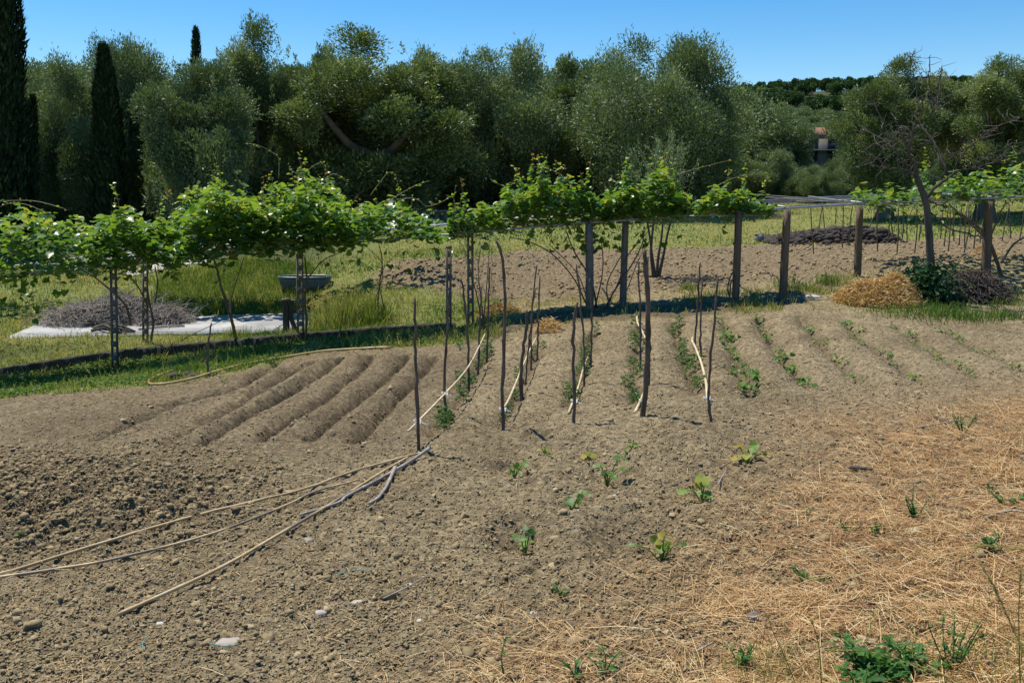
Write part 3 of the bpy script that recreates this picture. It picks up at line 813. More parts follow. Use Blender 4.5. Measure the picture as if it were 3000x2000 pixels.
# loose canes laid on top of the bare right stretch
CANES = [[(1735,447,21.3),(1850,455,21.6),(1960,462,21.9),(2100,456,22.2),(2250,442,22.6),(2360,436,22.9)],
         [(1760,453,22.3),(1900,463,22.4),(2030,466,22.5),(2200,456,22.7),(2352,438,23.0)],
         [(1812,474,22.0),(1960,466,22.2),(2110,458,22.4),(2300,440,22.7)],
         [(1830,462,23.0),(2000,461,23.2),(2150,452,23.4),(2352,432,23.6)],
         [(1900,470,21.8),(2080,470,21.9),(2250,458,22.1),(2370,446,22.3)],
         [(1800,455,23.5),(1950,462,23.3),(2100,464,23.0),(2280,450,22.8)]]
for k, c in enumerate(CANES):
    l = smooth_line([P(*p) for p in c], 16)
    s = MB(); s.tube(l, np.linspace(.017, .010, 16), 6, np.repeat(np.linspace(.2, .9, 16) + .1 * rng.standard_normal(16), 6).tolist() + [.2, .9])
    o = s.build('cane', M['stick_grey'], origin=l[8], smooth=True)
    tag(o, 'long thin cane laid across the bare pipes of the right pergola', 'cane', 'canes laid over the right pergola')

# ------------------------------------------------------------------ vines
TOPS = [(-300,500),(-100,462),(0,462),(60,466),(120,474),(170,494),(220,500),(300,488),(350,505),(390,480),(420,440),(470,430),(560,428),(620,415),(700,408),(760,412),(800,440),(840,470),(880,468),(930,478),(985,508),(1020,500),(1060,480),(1110,470),(1150,455),(1200,440),(1250,425),(1300,415),(1370,405),(1420,430),(1470,420),(1520,400),(1560,410),(1600,440),(1660,440),(1700,445),(1740,462),(1780,480),(1950,470),(1975,425),(2050,430),(2110,425),(2180,400),(2250,395),(2320,385),(2400,370),(2600,360)]
tx_, ty_ = [t[0] for t in TOPS], [t[1] for t in TOPS]
def vine(label, x0, x1, n, stems, shoots, bottom=22, depth=4.2, hang=(), up=6, gap=.36, seed=0, rear_share=0.0):
    base = G(*stems[0][0]) if len(stems[0][0]) == 2 else P(*stems[0][0])
    root = thing('climbing_vine', label, 'vine', base, 'vines on the pergola')
    fo = MB(); c = np.zeros((0, 3)); top = np.zeros(0)
    px = rng.uniform(x0, x1, n * 4); Yo = rng.random(n * 4) ** 1.25 * depth
    rear = np.zeros(n * 4, bool)
    if rear_share:
        rear = rng.random(n * 4) < rear_share
        Yo = np.where(rear, rng.uniform(5.6, 8.2, n * 4), rng.uniform(-.8, 1.15, n * 4))
    k = np.interp(px, [p[0] for p in PIPE], np.arange(len(PIPE)))
    ki = np.minimum(k.astype(int), len(PIPE) - 2); fr = (k - ki)[:, None]
    a = pipe[ki] * (1 - fr) + pipe[ki + 1] * fr
    Yd = a[:, 1] - .25 + Yo
    # world height of the crown's outline seen at px, at this depth
    ti = np.interp(px, tx_, ty_) + 10 * np.sin(px * .09 + seed) + 7 * np.sin(px * .23)
    ang = (784 - ti) / F
    dY = cp + ang * sp; dZ = -sp + ang * cp
    zb = a[:, 2] + .02 - .010 * bottom * rng.random(n * 4) ** 4 + .05 * rear
    ztop = H + dZ / dY * np.where(rear, a[:, 1] + 6.9, a[:, 1] + (.6 if not rear_share else 0))
    ztop = np.where(rear, ztop - .12 * np.abs(Yo - 6.9), np.minimum(ztop, zb + .85 + .55 * vnoise(px * .02, px * .003, seed)) if rear_share else ztop - .1 * np.abs(Yo - .6))
    tt_ = np.abs(2 * (px - x0) / (x1 - x0) - 1)
    if not (x0 < 0 or x1 > 2400): ztop = zb + (ztop - zb) * (1.08 - .5 * tt_ ** 2.5)
    ztop = np.maximum(ztop, zb + .15)
    u = rng.random(n * 4) ** .95
    z = zb + (ztop - zb) * u
    xw = a[:, 0] * Yd / a[:, 1]
    cl_ = vnoise(xw * 1.7 + z * 1.3, Yd * 1.5 + z * 1.9, 50 + seed) * .6 + vnoise(xw * 4.1, z * 4.5 + Yd * 2, 51 + seed) * .4
    ok = cl_ + .25 * (1 - u) > gap + .07 * u + (0 if x0 < 0 or x1 > 2400 else .16 * tt_ ** 4)
    c = np.c_[xw, Yd, z][ok][:n]; u = u[ok][:n]
    nn = len(c)
    d = hdir(nn, -.1, .22)
    nr = A([[-.15, .15, 1.0]]) + .33 * rng.standard_normal((nn, 3))
    L = np.clip(rng.lognormal(-2.0, .3, nn), .05, .21)
    fo.leaves(HEART, c, d, nr, L, L * rng.uniform(.85, 1.1, nn), np.clip(rng.normal(.36, .2, nn) + .28 * (u > .75), 0, .92))
    # upright leafy young shoots at the top
    tips = MB()
    for q in range(int(up * 1.6)):
        kk = np.where(u > .55)[0]; p = c[kk[rng.integers(len(kk))]].copy()
        hi = rng.uniform(.4, .95)
        lean = A([rng.normal(0, .22), rng.normal(0, .15), 1.0])
        bow = A([rng.normal(0, .15), 0, 0])
        line = np.array([p + lean * hi * t + bow * hi * t * t for t in np.linspace(0, 1, 7)])
        tips.tube(line, np.linspace(.007, .003, 7), 4, .9)
        nl = int(hi * 22)
        tt = rng.random(nl)
        pc = p + lean * hi * tt[:, None] + bow * hi * (tt ** 2)[:, None]
        LL = .14 * (1.15 - .75 * tt)
        fo.leaves(HEART, pc + .03 * rng.standard_normal((nl, 3)), hdir(nl, -.1, .3), A([[-.2, .2, 1.0]]) + .4 * rng.standard_normal((nl, 3)), LL, LL, np.clip(.45 + .5 * tt ** 1.5 + .08 * rng.standard_normal(nl), 0, 1))
    for h in [(h_[0], h_[1], max(4, h_[2] // 2), h_[3]) for h_ in hang]:      # leaves drooping below the pipe: (px, py, number, spread)
        hp = P(h[0], h[1], np.interp(h[0], [p[0] for p in PIPE], [p[2] for p in PIPE]) + .2)
        pc = hp + rng.standard_normal((h[2], 3)) * A([h[3], .25, h[3] * .8])
        L = rng.uniform(.09, .18, h[2])
        fo.leaves(HEART, pc, hdir(h[2], -.5, .3), A([[-.2, -.3, .8]]) + .5 * rng.standard_normal((h[2], 3)), L, L, rng.normal(.35, .18, h[2]).clip(0, .8))
    fo.build('foliage', M['vine_leaf'], root)
    if up: tips.build('young_shoots', M['shoot'], root)
    for st_ in stems:
        pts = st_[0:1]; Yb = base[1]
        pl = []
        for j, q in enumerate(st_):
            Yq = q[2] if len(q) > 2 else Yb
            pl.append(P(q[0], q[1], Yq))
        pl[0][2] -= .05
        l = smooth_line(pl, 4 * len(pl))
        s = MB(); rr = st_r.get(st_, .03)
        s.tube(l, np.linspace(rr, rr * .55, len(l)), 7, rng.uniform(0, .4), wob=.08); s.build('stem', M['vine_stem'], root, smooth=True)
    for sh in shoots:
        l = smooth_line([P(*q, np.interp(q[0], [p[0] for p in PIPE], [p[2] for p in PIPE]) + 1.2) for q in sh], 18)
        s = MB(); s.tube(l, np.linspace(.010, .004, 18), 5, .9)
        nl = 12
        ii = rng.integers(0, 18, nl)
        s.leaves(HEART, l[ii] + .015 * rng.standard_normal((nl, 3)), hdir(nl, 0, .3), rdir(nl, .6), rng.uniform(.03, .075, nl), rng.uniform(.03, .06, nl), rng.uniform(.7, 1, nl), 1)
        s.build('tendril_shoot', [M['shoot'], M['vine_leaf']], root)
    return root
M['shoot'] = leaf_mat('shoot', [(0, (.12, .13, .05)), (.9, (.24, .19, .09)), (1, (.3, .2, .1))], 0.0, .5, .3)
st_r = {}
def ST(r, *p):
    st_r[p] = r; return p
vine('sprawling leafy vine at the far left end, over the brush pile', -330, 215, 2783, [ST(.028, (300,742,20.6),(288,700,20.5),(235,650,20.3),(180,610,20.4),(150,580,20.4))], [[(150,480),(80,462),(0,461),(-60,458)],[(110,490),(60,470),(20,468),(-10,480)]],
     hang=((40,660,70,.32),(20,700,30,.25),(110,640,40,.3)), gap=.40, up=7, seed=1, rear_share=0.35)
vine('leafy vine with twin brown stems climbing the second slotted post', 205, 395, 1670, [ST(.03, (345,786,20.8),(352,740,20.7),(342,690,20.6),(338,640,20.6),(345,590,20.6)), ST(.018, (340,700,20.7),(315,655,20.5),(285,625,20.3),(262,600,20.4)), ST(.02, (356,690,20.9),(362,650,20.9),(356,610,20.9))],
     [[(395,480),(385,440),(372,405),(360,380),(345,372)]], hang=((270,630,34,.22),(395,630,18,.12)), gap=.40, up=4, seed=2, rear_share=0.30)
vine('large leafy vine with slanting trunk rising from the concrete slab', 385, 610, 3006, [ST(.042, (540,768),(532,735,20.6),(522,700,20.6),(508,660,20.6),(500,625,20.6),(490,590,20.6)), ST(.02, (532,735,20.6),(530,690,20.8),(545,640,20.9),(560,590,20.9))],
     [[(400,470),(388,440),(380,420)],[(560,430),(548,415),(542,400),(550,392)],[(640,410),(640,365),(622,348),(590,333),(562,330)]], gap=.40, up=9, hang=((500,600,24,.2),), seed=3, rear_share=0.40)
vine('tallest leafy mound of vine on the slotted post beside the tub', 600, 815, 3117, [ST(.03, (700,786),(704,740,20.1),(700,690,20.0),(704,640,20.0),(700,590,20.0)), ST(.016, (702,640,20.0),(740,600,20.1),(780,580,20.1))],
     [[(690,410),(715,385),(742,372),(748,392)],[(740,420),(765,400),(790,412),(800,430)],[(700,400),(690,385),(705,372)]], up=9, hang=((790,585,26,.25),), seed=4, rear_share=0.40)
vine('thin vine with crossed slender stems behind the tall grass clump', 805, 1010, 986, [ST(.02, (872,735),(868,690),(872,650),(878,600),(870,560)), ST(.014, (878,738),(880,700),(872,655),(885,610),(925,570)), ST(.014, (868,732),(862,690),(878,640),(875,600),(845,570))],
     [[(850,450),(872,420),(890,398),(905,398),(908,410)],[(880,470),(925,442),(960,424),(988,415)],[(895,462),(940,455),(965,462),(978,474),(1000,470),(1022,460),(1032,453),(1024,448)]], up=3, hang=((900,590,22,.3),(1015,582,16,.14)), gap=.42, seed=5, rear_share=0.30)
vine('vine fanning out in thin slanting stems beside the dark middle post', 1030, 1395, 1897, [ST(.024, (1372,706),(1362,660,20.4),(1345,620,20.4),(1320,580,20.4),(1300,530,20.4)), ST(.018, (1345,690),(1318,640,20.3),(1270,585,20.2),(1215,555,20.2),(1170,545,20.2)), ST(.018, (1365,704),(1380,650,20.5),(1385,600,20.5),(1380,540,20.5)), ST(.015, (1352,700),(1340,660,20.3),(1320,620,20.3),(1260,560,20.3))],
     [[(1300,410),(1270,392),(1235,384),(1215,385)],[(1180,445),(1160,430),(1140,420),(1130,415)]], up=13, hang=((1250,560,30,.3),(1340,555,60,.28),(1100,510,20,.2)), gap=.40, seed=6, depth=1.7)
vine('vine with several stems forking from the ground behind the second middle post', 1385, 1580, 1366, [ST(.022, (1392,708),(1410,670,20.5),(1450,610,20.6),(1475,560,20.7),(1480,520,20.7)), ST(.018, (1388,704),(1420,650,20.5),(1440,590,20.6),(1490,530,20.6)), ST(.016, (1400,706),(1395,650),(1430,580),(1440,530)), ST(.014, (1410,700),(1440,665,20.7),(1465,600,20.7),(1500,540,20.7))],
     [[(1520,415),(1560,400),(1610,385),(1660,372),(1682,368)]], up=9, hang=((1400,545,40,.28),(1470,550,26,.25)), gap=.38, seed=7, depth=1.7)
vine('sparse vine end trailing over the two wooden posts on the right', 1570, 1780, 796, [ST(.02, (1680,692),(1672,665),(1676,640),(1690,600),(1690,500))],
     [[(1630,440),(1660,420),(1700,405),(1760,398)]], up=3, hang=((1690,495,30,.3),), depth=1.5, gap=.44, seed=8)
vine('bright vine over the right pergola behind the bare tree', 1960, 2620, 1973, [ST(.05, (2300,628,22.4),(2288,595,22.4),(2268,545,22.4),(2245,520,22.4),(2200,485,22.5)), ST(.03, (2262,540,22.4),(2225,510,22.3),(2180,470,22.3)), ST(.03, (2300,600,22.3),(2325,565,22.3),(2352,545,22.3),(2420,500,22.3)), ST(.026, (2275,540,22.5),(2292,500,22.5),(2310,465,22.5))],
     [], up=8, hang=((2060,480,24,.25),(2130,490,26,.25)), depth=4.5, gap=.36, seed=9)

# ------------------------------------------------------------------ trees
def olive_crown(n_cl, rx, ry, rz, nleaf, L, W, sprays, seed, zlow=-1.0):
    """leaf masses spread over an ellipsoid crown, centred on the origin"""
    s = MB()
    d = rdir(n_cl * 3); d = d[d[:, 2] > zlow][:n_cl]
    k = len(d)
    lob = 1 + .55 * (vnoise(d[:, 0] * 1.9 + seed * 3.1, d[:, 1] * 1.9 + d[:, 2] * 1.6, seed) - .5)
    rad = np.where(rng.random(k) < .3, rng.uniform(.2, .6, k), rng.uniform(.78, 1.0, k)) * lob
    wz = .70 + .30 * sstep(-.9, .15, d[:, 2])
    c = d * rad[:, None] * np.c_[rx * wz, ry * wz, np.full(k, rz)] * .86
    rc = rng.uniform(.15, .29, k) * rx
    per = rng.multinomial(nleaf, rc ** 2 / (rc ** 2).sum())
    for q in range(k):
        m_ = per[q]
        dd = rdir(m_, .35)
        r = rng.random(m_) ** .42
        e = 1 + .7 * (vnoise(dd[:, 0] * 2.2 + q, dd[:, 1] * 2.2 + dd[:, 2] * 1.7, seed) - .5) + .55 * (vnoise(dd[:, 0] * 5.5 + q, dd[:, 1] * 5.5 + dd[:, 2] * 4.7, seed + 1) - .5)
        p = c[q] + dd * (r * rc[q] * e)[:, None] * A([rng.uniform(.75, 1.25), rng.uniform(.75, 1.25), rng.uniform(.7, 1.2)])
        ax = dd * .8 + rdir(m_) * .7 + A([0, 0, .35])
        s.leaves(LENS, p, ax, rdir(m_, .3), L * rng.uniform(.6, 1.4, m_), W * rng.uniform(.7, 1.3, m_), np.clip(rng.normal(.42 + .16 * rng.standard_normal(), .22, m_), 0, 1))
    for q in range(sprays):
        d1 = rdir(1, .9)[0]; d1[2] = abs(d1[2])
        p0 = d1 * A([rx, ry, rz]) * rng.uniform(.80, .95)
        ln = rng.uniform(.35, .95)
        ax = d1 * .35 + A([rng.normal(0, .25), rng.normal(0, .25), 1.0]); ax /= np.linalg.norm(ax)
        m_ = int(80 * ln)
        t = rng.random(m_)
        p = p0 + ax * (t * ln)[:, None] + rng.standard_normal((m_, 3)) * (.16 * (1.15 - t) * ln)[:, None]
        s.leaves(LENS, p, ax + rdir(m_) * .8, rdir(m_), L * rng.uniform(.6, 1.3, m_), W * rng.uniform(.7, 1.2, m_), np.clip(rng.normal(.58, .2, m_), 0, 1))
    return s
def trunk_mb(h, r, spread, limbs, seed):
    s = MB(); rr = random.Random(seed)
    zz = np.linspace(-.3, h, 8)
    l = np.array([(math.sin(z * 1.3 + seed) * .16 * z / h, math.cos(z * 1.1 + seed) * .12 * z / h, z) for z in zz])
    s.tube(l, r * np.array([1.5, 1.15, .95, .9, .85, .85, .8, .75]), 10, .2, wob=.07)
    for k in range(limbs):
        an = k * 2 * math.pi / limbs + rr.uniform(-.4, .4)
        e = A([math.cos(an) * spread, math.sin(an) * spread, rr.uniform(.8, 1.6)])
        a = l[-1]; mid = a + e * .5 + A([0, 0, -.25])
        ll = smooth_line([l[-2], a + e * .12, mid, a + e, a + e * 1.2 + A([0, 0, .35])], 14)
        s.tube(ll, np.linspace(r * .55, r * .10, 14), 7, .2, wob=.06)
    return s
OL = []
for k, (ncl, rx, rz, sp_, wm) in enumerate(((72, 3.7, 3.3, 12, 0), (64, 3.1, 3.4, 26, 1), (92, 4.6, 3.6, 8, 0), (52, 2.5, 2.9, 18, 1), (62, 3.2, 3.0, 8, 0))):
    cm = olive_crown(ncl, rx, rx * .92, rz, 130000 if k != 2 else 175000, .135, .043, sp_, 100 + k).fit(rx, rz)
    OL.append((cm.mesh('olive_crown', M['olive_leaf_warm' if wm else 'olive_leaf'], np.zeros(3)), rx, rz))
TR = [trunk_mb(2.2, r, sp_, 4, k).mesh('olive_trunk', M['olive_bark'], np.zeros(3), True) for k, (r, sp_) in enumerate(((.42, 1.8), (.33, 1.4), (.5, 2.1)))]
def link_part(name, me, parent, loc, rz=0, scl=(1, 1, 1)):
    o = bpy.data.objects.new(name, me); COL.objects.link(o)
    o.parent = parent; o.location = [float(q) for q in loc]; o.rotation_euler = (0, 0, rz); o.scale = scl
    KID.setdefault(parent.name, []).append(o)
    return o
def olive(label, px, top, half, Yd, var, tr=0, low=None, group=None, name='olive_tree', sq=1.0):
    """crown centre at px, its top at picture height top, half its width in picture units, low = where the crown ends below"""
    me, rx, rz = OL[var]
    x = P(px, 470, Yd)[0]; z0 = GZ(x, Yd)
    zt = P(px, top, Yd)[2]
    sx = half * 1.17 * Yd / F / rx
    zl = z0 + .9 if low is None else P(px, low + 16, Yd)[2]
    szh = (zt - zl) / 2; szc = szh / rz
    root = thing(name, label, 'olive tree', (x, Yd, z0), group)
    rot = rng.uniform(0, 6.28)
    link_part('crown', me, root, (0, 0, (zt + zl) / 2 - z0), rot, (sx, sx, szc))
    th = max(.5, ((zt + zl) / 2 - z0) * .62) / 2.2
    link_part('trunk', TR[tr], root, (0, 0, 0), rot, (max(.5, min(1.25, sx)),) * 2 + (th,))
    return root
og = 'olive trees beyond the meadow'
OT = [('pale olive tree between the tall dark cypress and the shorter cypress', 128,150,100,37,0,0,512),
 ('broad olive tree behind the shorter cypress, with wispy top', 300,106,122,41,2,1,505),
 ('low rounded olive tree in front, right of the shorter cypress', 462,152,92,36,4,0,508),
 ('tall olive tree with two ragged tips against the sky', 600,66,104,42,1,1,490),
 ('narrow olive tree between the two highest ragged crowns', 735,135,80,45,3,1,485),
 ('biggest olive tree, wispy crown rising highest in the row', 868,80,170,42,1,2,466),
 ('olive tree with level top, just left of the rounded domes', 1010,135,92,48,0,0,462),
 ('dense domed olive tree above the middle posts', 1170,112,118,45,0,2,458),
 ('small olive crown filling the dip between two domes', 1315,150,76,49,3,1,462),
 ('widest dense olive tree with a round even dome', 1520,100,165,43,2,2,468),
 ('grey green olive tree standing lower beyond the wide dome', 1770,262,64,56,4,0,445),
 ('olive tree behind the bare fruit tree with thick dark trunk', 2034,142,98,38,1,2,430),
 ('yellow green olive tree at the right edge of the row', 2262,150,120,37,1,2,420),
 ('tall olive tree cut by the right edge of the picture', 2390,118,110,39,3,1,420)]
for t in OT: olive(t[0], *t[1:7], low=t[7], group=og)
for px, top, half, Yd, var in ((-110,150,130,46,0),):
    olive('olive tree at the left edge behind the tall dark cypress', px, top, half, Yd, var, 0, 455, og)
# second row, seen as shade under and between the first
for px, top, half, Yd, var in ((60,165,140,54,4),(215,160,140,55,0),(390,170,150,54,4),(545,165,140,56,0),(690,160,150,54,2),(825,160,110,53,0),(960,165,150,55,4),(1090,160,140,54,0),(1250,160,140,57,2),(1400,165,150,54,4),(1660,215,120,58,0)):
    olive('shaded olive tree of the second row, glimpsed between the front trunks', px, top, half, Yd, var, 0, 478, 'second row of olive trees')
hr2 = np.random.default_rng(8)
for k in range(44):
    Yd = hr2.uniform(56, 118); px = hr2.uniform(1660, 2420); tp = 240 + (118 - Yd) * 1.7 + hr2.uniform(-10, 12)
    if abs(px - 1868) < 125 and Yd < 97: tp = max(tp, 392)
    olive('distant grey green olive tree on the slope beyond the right gap', px, tp, hr2.uniform(38, 60), Yd, (0, 4, 2)[k % 3], 1, tp + hr2.uniform(75, 110), 'distant olive trees on the slope')
for px, top, half, Yd, lo, lb in ((1760,352,62,52,462,'small bushy olive in front of the lower grey green tree'),(1880,384,46,50,468,'small pale olive bush below the distant house'),(1938,358,36,58,462,'narrow pale olive right of the distant house'),(1690,372,50,54,450,'dark small olive at the right foot of the wide dome'),(1850,268,60,102,330,'distant olive tree above the house'),(1925,262,50,103,340,'distant olive tree beside the house roof'),(1770,262,56,80,380,'distant olive left of the house')):
    olive(lb, px, top, half, Yd, 0 if Yd < 60 else 4, 1, lo, og)

def cypress(label, spine, Yd, base_py, n, name='cypress_tree'):
    """spine: (px, py, half width) from the tip down"""
    root = thing(name, label, 'cypress', (P(spine[-1][0], base_py, Yd)[0], Yd, GZ(P(spine[-1][0], base_py, Yd)[0], Yd)))
    pts = np.array([P(q[0], q[1], Yd) for q in spine]); hw = np.array([q[2] * Yd / F for q in spine])
    zz = np.linspace(pts[-1, 2], pts[0, 2], n)
    z = pts[-1, 2] + (pts[0, 2] - pts[-1, 2]) * rng.random(n)
    x = np.interp(z, pts[::-1, 2], pts[::-1, 0]); h = np.interp(z, pts[::-1, 2], hw[::-1])
    an = rng.uniform(0, 6.283, n)
    r = h * (rng.random(n) ** .35) * (.86 + .28 * vnoise(an * 1.6, z * 1.1, 5))
    p = np.c_[x + np.cos(an) * r, Yd + np.sin(an) * r, z]
    d = np.c_[np.cos(an) * .35, np.sin(an) * .35, np.ones(n)] + .22 * rng.standard_normal((n, 3))
    s = MB(); s.leaves(LENS, p, d, np.c_[np.cos(an), np.sin(an), np.zeros(n)] + .5 * rng.standard_normal((n, 3)), rng.uniform(.16, .36, n), rng.uniform(.05, .10, n), rng.random(n) ** 1.5)
    s.build('foliage', M['cypress_leaf'], root)
    s = MB(); s.tube([A([x_, Yd, z_]) for x_, z_ in ((pts[-1, 0], ORG[root.name][2] - .2), (pts[-1, 0], pts[-1, 2] + .6), (pts[len(pts) // 2, 0], pts[len(pts) // 2, 2]), (pts[0, 0], pts[0, 2] - .3))], [.2, .16, .12, .02], 7); s.build('trunk', M['bark'], root)
    return root
cypress('very tall dark cypress at the left edge, its tip out of the picture', [(-2,-240,4),(-4,-120,22),(-6,0,42),(-4,130,47),(-2,250,54),(0,400,68),(2,560,72)], 33, 600, 26000)
cypress('shorter dark cypress standing right of the very tall one', [(238,116,2),(240,150,10),(243,200,19),(246,260,27),(247,340,33),(248,450,38),(249,520,36)], 35, 540, 17000)
cypress('slim cypress tip poking above the far treetops', [(449,66,2),(451,90,7),(450,130,10),(450,180,12),(450,330,14)], 66, 470, 3500)
cypress('short dark spire leaning on the right side of the tallest cypress', [(76,232,1),(74,280,8),(70,340,12),(68,460,16)], 34.5, 590, 2500)

# wooded hill and the house on it
def wood_crown(seed, n=5200):
    s = MB(); k = 26
    d = rdir(k, .3); c = d * rng.uniform(.45, .85, k)[:, None] * A([1, 1, .85]); rc = rng.uniform(.28, .45, k)
    for q in range(k):
        m_ = n // k; dd = rdir(m_, .2)
        s.leaves(LENS, c[q] + dd * (rc[q] * rng.random(m_) ** .4)[:, None], dd + rdir(m_) * .8, dd + rdir(m_) * .6, rng.uniform(.10, .18, m_), rng.uniform(.06, .11, m_), np.clip(rng.normal(.45 + .2 * rng.standard_normal(), .2, m_), 0, 1))
    return s.mesh('wood_crown', M['wood_leaf'], np.zeros(3))
WC = [wood_crown(k) for k in range(3)]
s = MB(); s.tube([(0, 0, -.5), (0.05, 0, .5), (0, .05, 1)], [.07, .05, .03], 7); WT = s.mesh('wood_trunk', M['bark'], np.zeros(3))
def hill_tree(px, top, Yd, wd, k):
    x = P(px, 300, Yd)[0]; z0 = GZ(x, Yd); zt = P(px, top, Yd)[2]; hgt = max(2.5, zt - z0); r = wd * Yd / F
    root = thing('woodland_tree', 'round dark green tree on the distant wooded hill', 'tree', (x, Yd, z0), 'trees on the distant hill')
    ch = min(hgt * .55, r * 1.3)
    link_part('crown', WC[k % 3], root, (0, 0, hgt - ch), rng.uniform(0, 6), (r, r, ch))
    link_part('trunk', WT, root, (0, 0, 0), 0, (4, 4, hgt - ch))
hr = np.random.default_rng(3)
for px in range(1660, 2420, 26):
    hill_tree(px + hr.uniform(-9, 9), 226 + hr.uniform(-30, 18) - (18 if px > 2130 else 0), hr.uniform(150, 175), hr.uniform(11, 30), int(hr.integers(9)))
for px in range(1680, 2420, 22):
    hill_tree(px + hr.uniform(-9, 9), 246 + hr.uniform(-9, 12), hr.uniform(122, 140), hr.uniform(20, 32), int(hr.integers(9)))
for px, top in ((1822,192),(1853,200),(1914,208),(2150,188),(2205,176),(1772,206),(1890,215),(1745,216),(2330,180)):
    hill_tree(px, top, 165, 15, int(hr.integers(9)))
for px, yy in ((-150,150),(60,160),(300,140),(700,150),(1000,145),(1300,150),(1500,140),(2500,120),(2650,150)):
    hill_tree(px, 262, yy, 60, int(hr.integers(9)))
hy = 94.0; hx = P(1868, 340, hy)[0]; hz = GZ(hx, hy)
ho = thing('house', 'grey stone house with terracotta roof glimpsed among the distant trees', 'house', (hx, hy, hz))
zt = P(1868, 318, hy)[2]; hh = zt - hz
M['house_wall'] = concrete('house_wall', (.20, .18, .16), (.33, .30, .27), .8)
m, n, b = mat('roof_tiles')
wv = n.nodes.new('ShaderNodeTexWave'); wv.inputs['Scale'].default_value = 5; n.links.new(objco(n), wv.inputs['Vector'])
n.links.new(ramp(n, wv.outputs['Fac'], [(0, (.15, .06, .035)), (1, (.33, .15, .085))]), b.inputs['Base Color']); b.inputs['Roughness'].default_value = .9
M['roof'] = m
m, n, b = mat('window_glass'); b.inputs['Base Color'].default_value = (.03, .04, .055, 1); b.inputs['Roughness'].default_value = .12; M['glass'] = m
m, n, b = mat('shutter_wood')
n.links.new(ramp(n, noise(n, 6, 4, .6, objco(n)), [(.3, (.05, .045, .04)), (.7, (.13, .11, .09))]), b.inputs['Base Color']); M['frame'] = m
s = MB(); s.box((hx, hy + 3.5, hz + hh / 2 - .5), (6.4, 7, hh + 1)); s.build('wall', M['house_wall'], ho)
s = MB(); s.add([(hx - 3.7, hy - .5, zt - .05), (hx + 3.7, hy - .5, zt - .05), (hx + 3.7, hy + 7.5, zt - .05), (hx - 3.7, hy + 7.5, zt - .05), (hx - 2, hy + 3.5, zt + 1.3), (hx + 2, hy + 3.5, zt + 1.3)],
                [A([(0, 1, 5, 4), (2, 3, 4, 5), (3, 2, 1, 0)]), A([(1, 2, 5), (3, 0, 4)])]); s.build('roof', M['roof'], ho)
for ox in (-1.9, 0, 1.9):
    for oz in (.42, .76):
        z = hz + hh * oz
        s = MB(); s.box((hx + ox, hy - .02, z), (.95, .10, 1.35)); wo = s.build('window', M['frame'], ho)
        s = MB(); s.box((hx + ox, hy - .08, z), (.74, .04, 1.15)); s.build('pane', M['glass'], wo)
s = MB(); s.box((hx, hy - .7, hz + hh * .58), (5.6, 1.3, .12)); s.build('balcony', M['house_wall'], ho)

# young olive shrub standing behind the pergola, thin shrub by the slotted post, bare fruit tree
def px_line(pts, Yd, n=12): return smooth_line([P(q[0], q[1], q[2] if len(q) > 2 else Yd) for q in pts], n)
yb = G(1506, 640); Yo = yb[1]
yo = thing('young_olive', 'young pale olive sapling with several upright stems behind the vines', 'olive tree', yb, None)
for st_ in ([(1505,642),(1498,590),(1492,540),(1480,470),(1478,400)], [(1508,642),(1512,590),(1520,540),(1525,470),(1530,380)], [(1512,640),(1525,580),(1535,530),(1555,470),(1570,400)], [(1502,640),(1495,580),(1500,520),(1505,420),(1500,350)]):
    l = px_line(st_, Yo); l[0, 2] -= .1
    s = MB(); s.tube(l, np.linspace(.045, .012, len(l)), 6, .3, wob=.05); s.build('stem', M['bark'], yo, smooth=True)
s = MB()
for q in range(100):
    px = rng.normal(1520, 36); py = rng.uniform(350, 520)
    if (px - 1520) ** 2 / 78 ** 2 + (py - 430) ** 2 / 95 ** 2 > 1: continue
    p0 = P(px, py, Yo + rng.normal(0, .5)); ln = rng.uniform(.35, .9)
    ax = A([rng.normal(0, .3) + (px - 1520) / 180, rng.normal(0, .3), 1.0]); ax /= np.linalg.norm(ax)
    m_ = int(75 * ln); t = rng.random(m_)
    s.tube([p0, p0 + ax * ln], [.007, .002], 4, .5)
    s.leaves(LENS, p0 + ax * (t * ln)[:, None] + .035 * rng.standard_normal((m_, 3)), ax + rdir(m_) * .8, rdir(m_), rng.uniform(.05, .11, m_), rng.uniform(.015, .028, m_), np.clip(rng.normal(.6, .25, m_), 0, 1))
s.build('foliage', M['olive_leaf'], yo)

def shrub(name, label, cat, base_px, stems, n, box, mt, L, W, tn):
    g = G(*base_px); o = thing(name, label, cat, g)
    for q in stems:
        l = px_line(q, g[1]); l[0, 2] -= .06
        s = MB(); s.tube(l, np.linspace(.018, .005, len(l)), 5, .3); s.build('stem', M['twig_dark'], o)
    s = MB()
    for q in range(n):
        p0 = P(rng.uniform(box[0], box[1]), rng.uniform(box[2], box[3]), g[1] + rng.normal(0, .25)); ln = rng.uniform(.2, .5)
        ax = A([rng.normal(0, .35), rng.normal(0, .35), 1.0]); ax /= np.linalg.norm(ax)
        s.tube([p0, p0 + ax * ln], [.004, .002], 3, .2, mi=1)
        m_ = int(34 * ln); t = rng.random(m_)
        s.leaves(LENS, p0 + ax * (t * ln)[:, None] + .02 * rng.standard_normal((m_, 3)), ax + rdir(m_) * .8, rdir(m_), rng.uniform(.6, 1.3, m_) * L, W, np.clip(rng.normal(tn, .2, m_), 0, 1))
    s.build('foliage', [mt, M['twig_dark']], o)
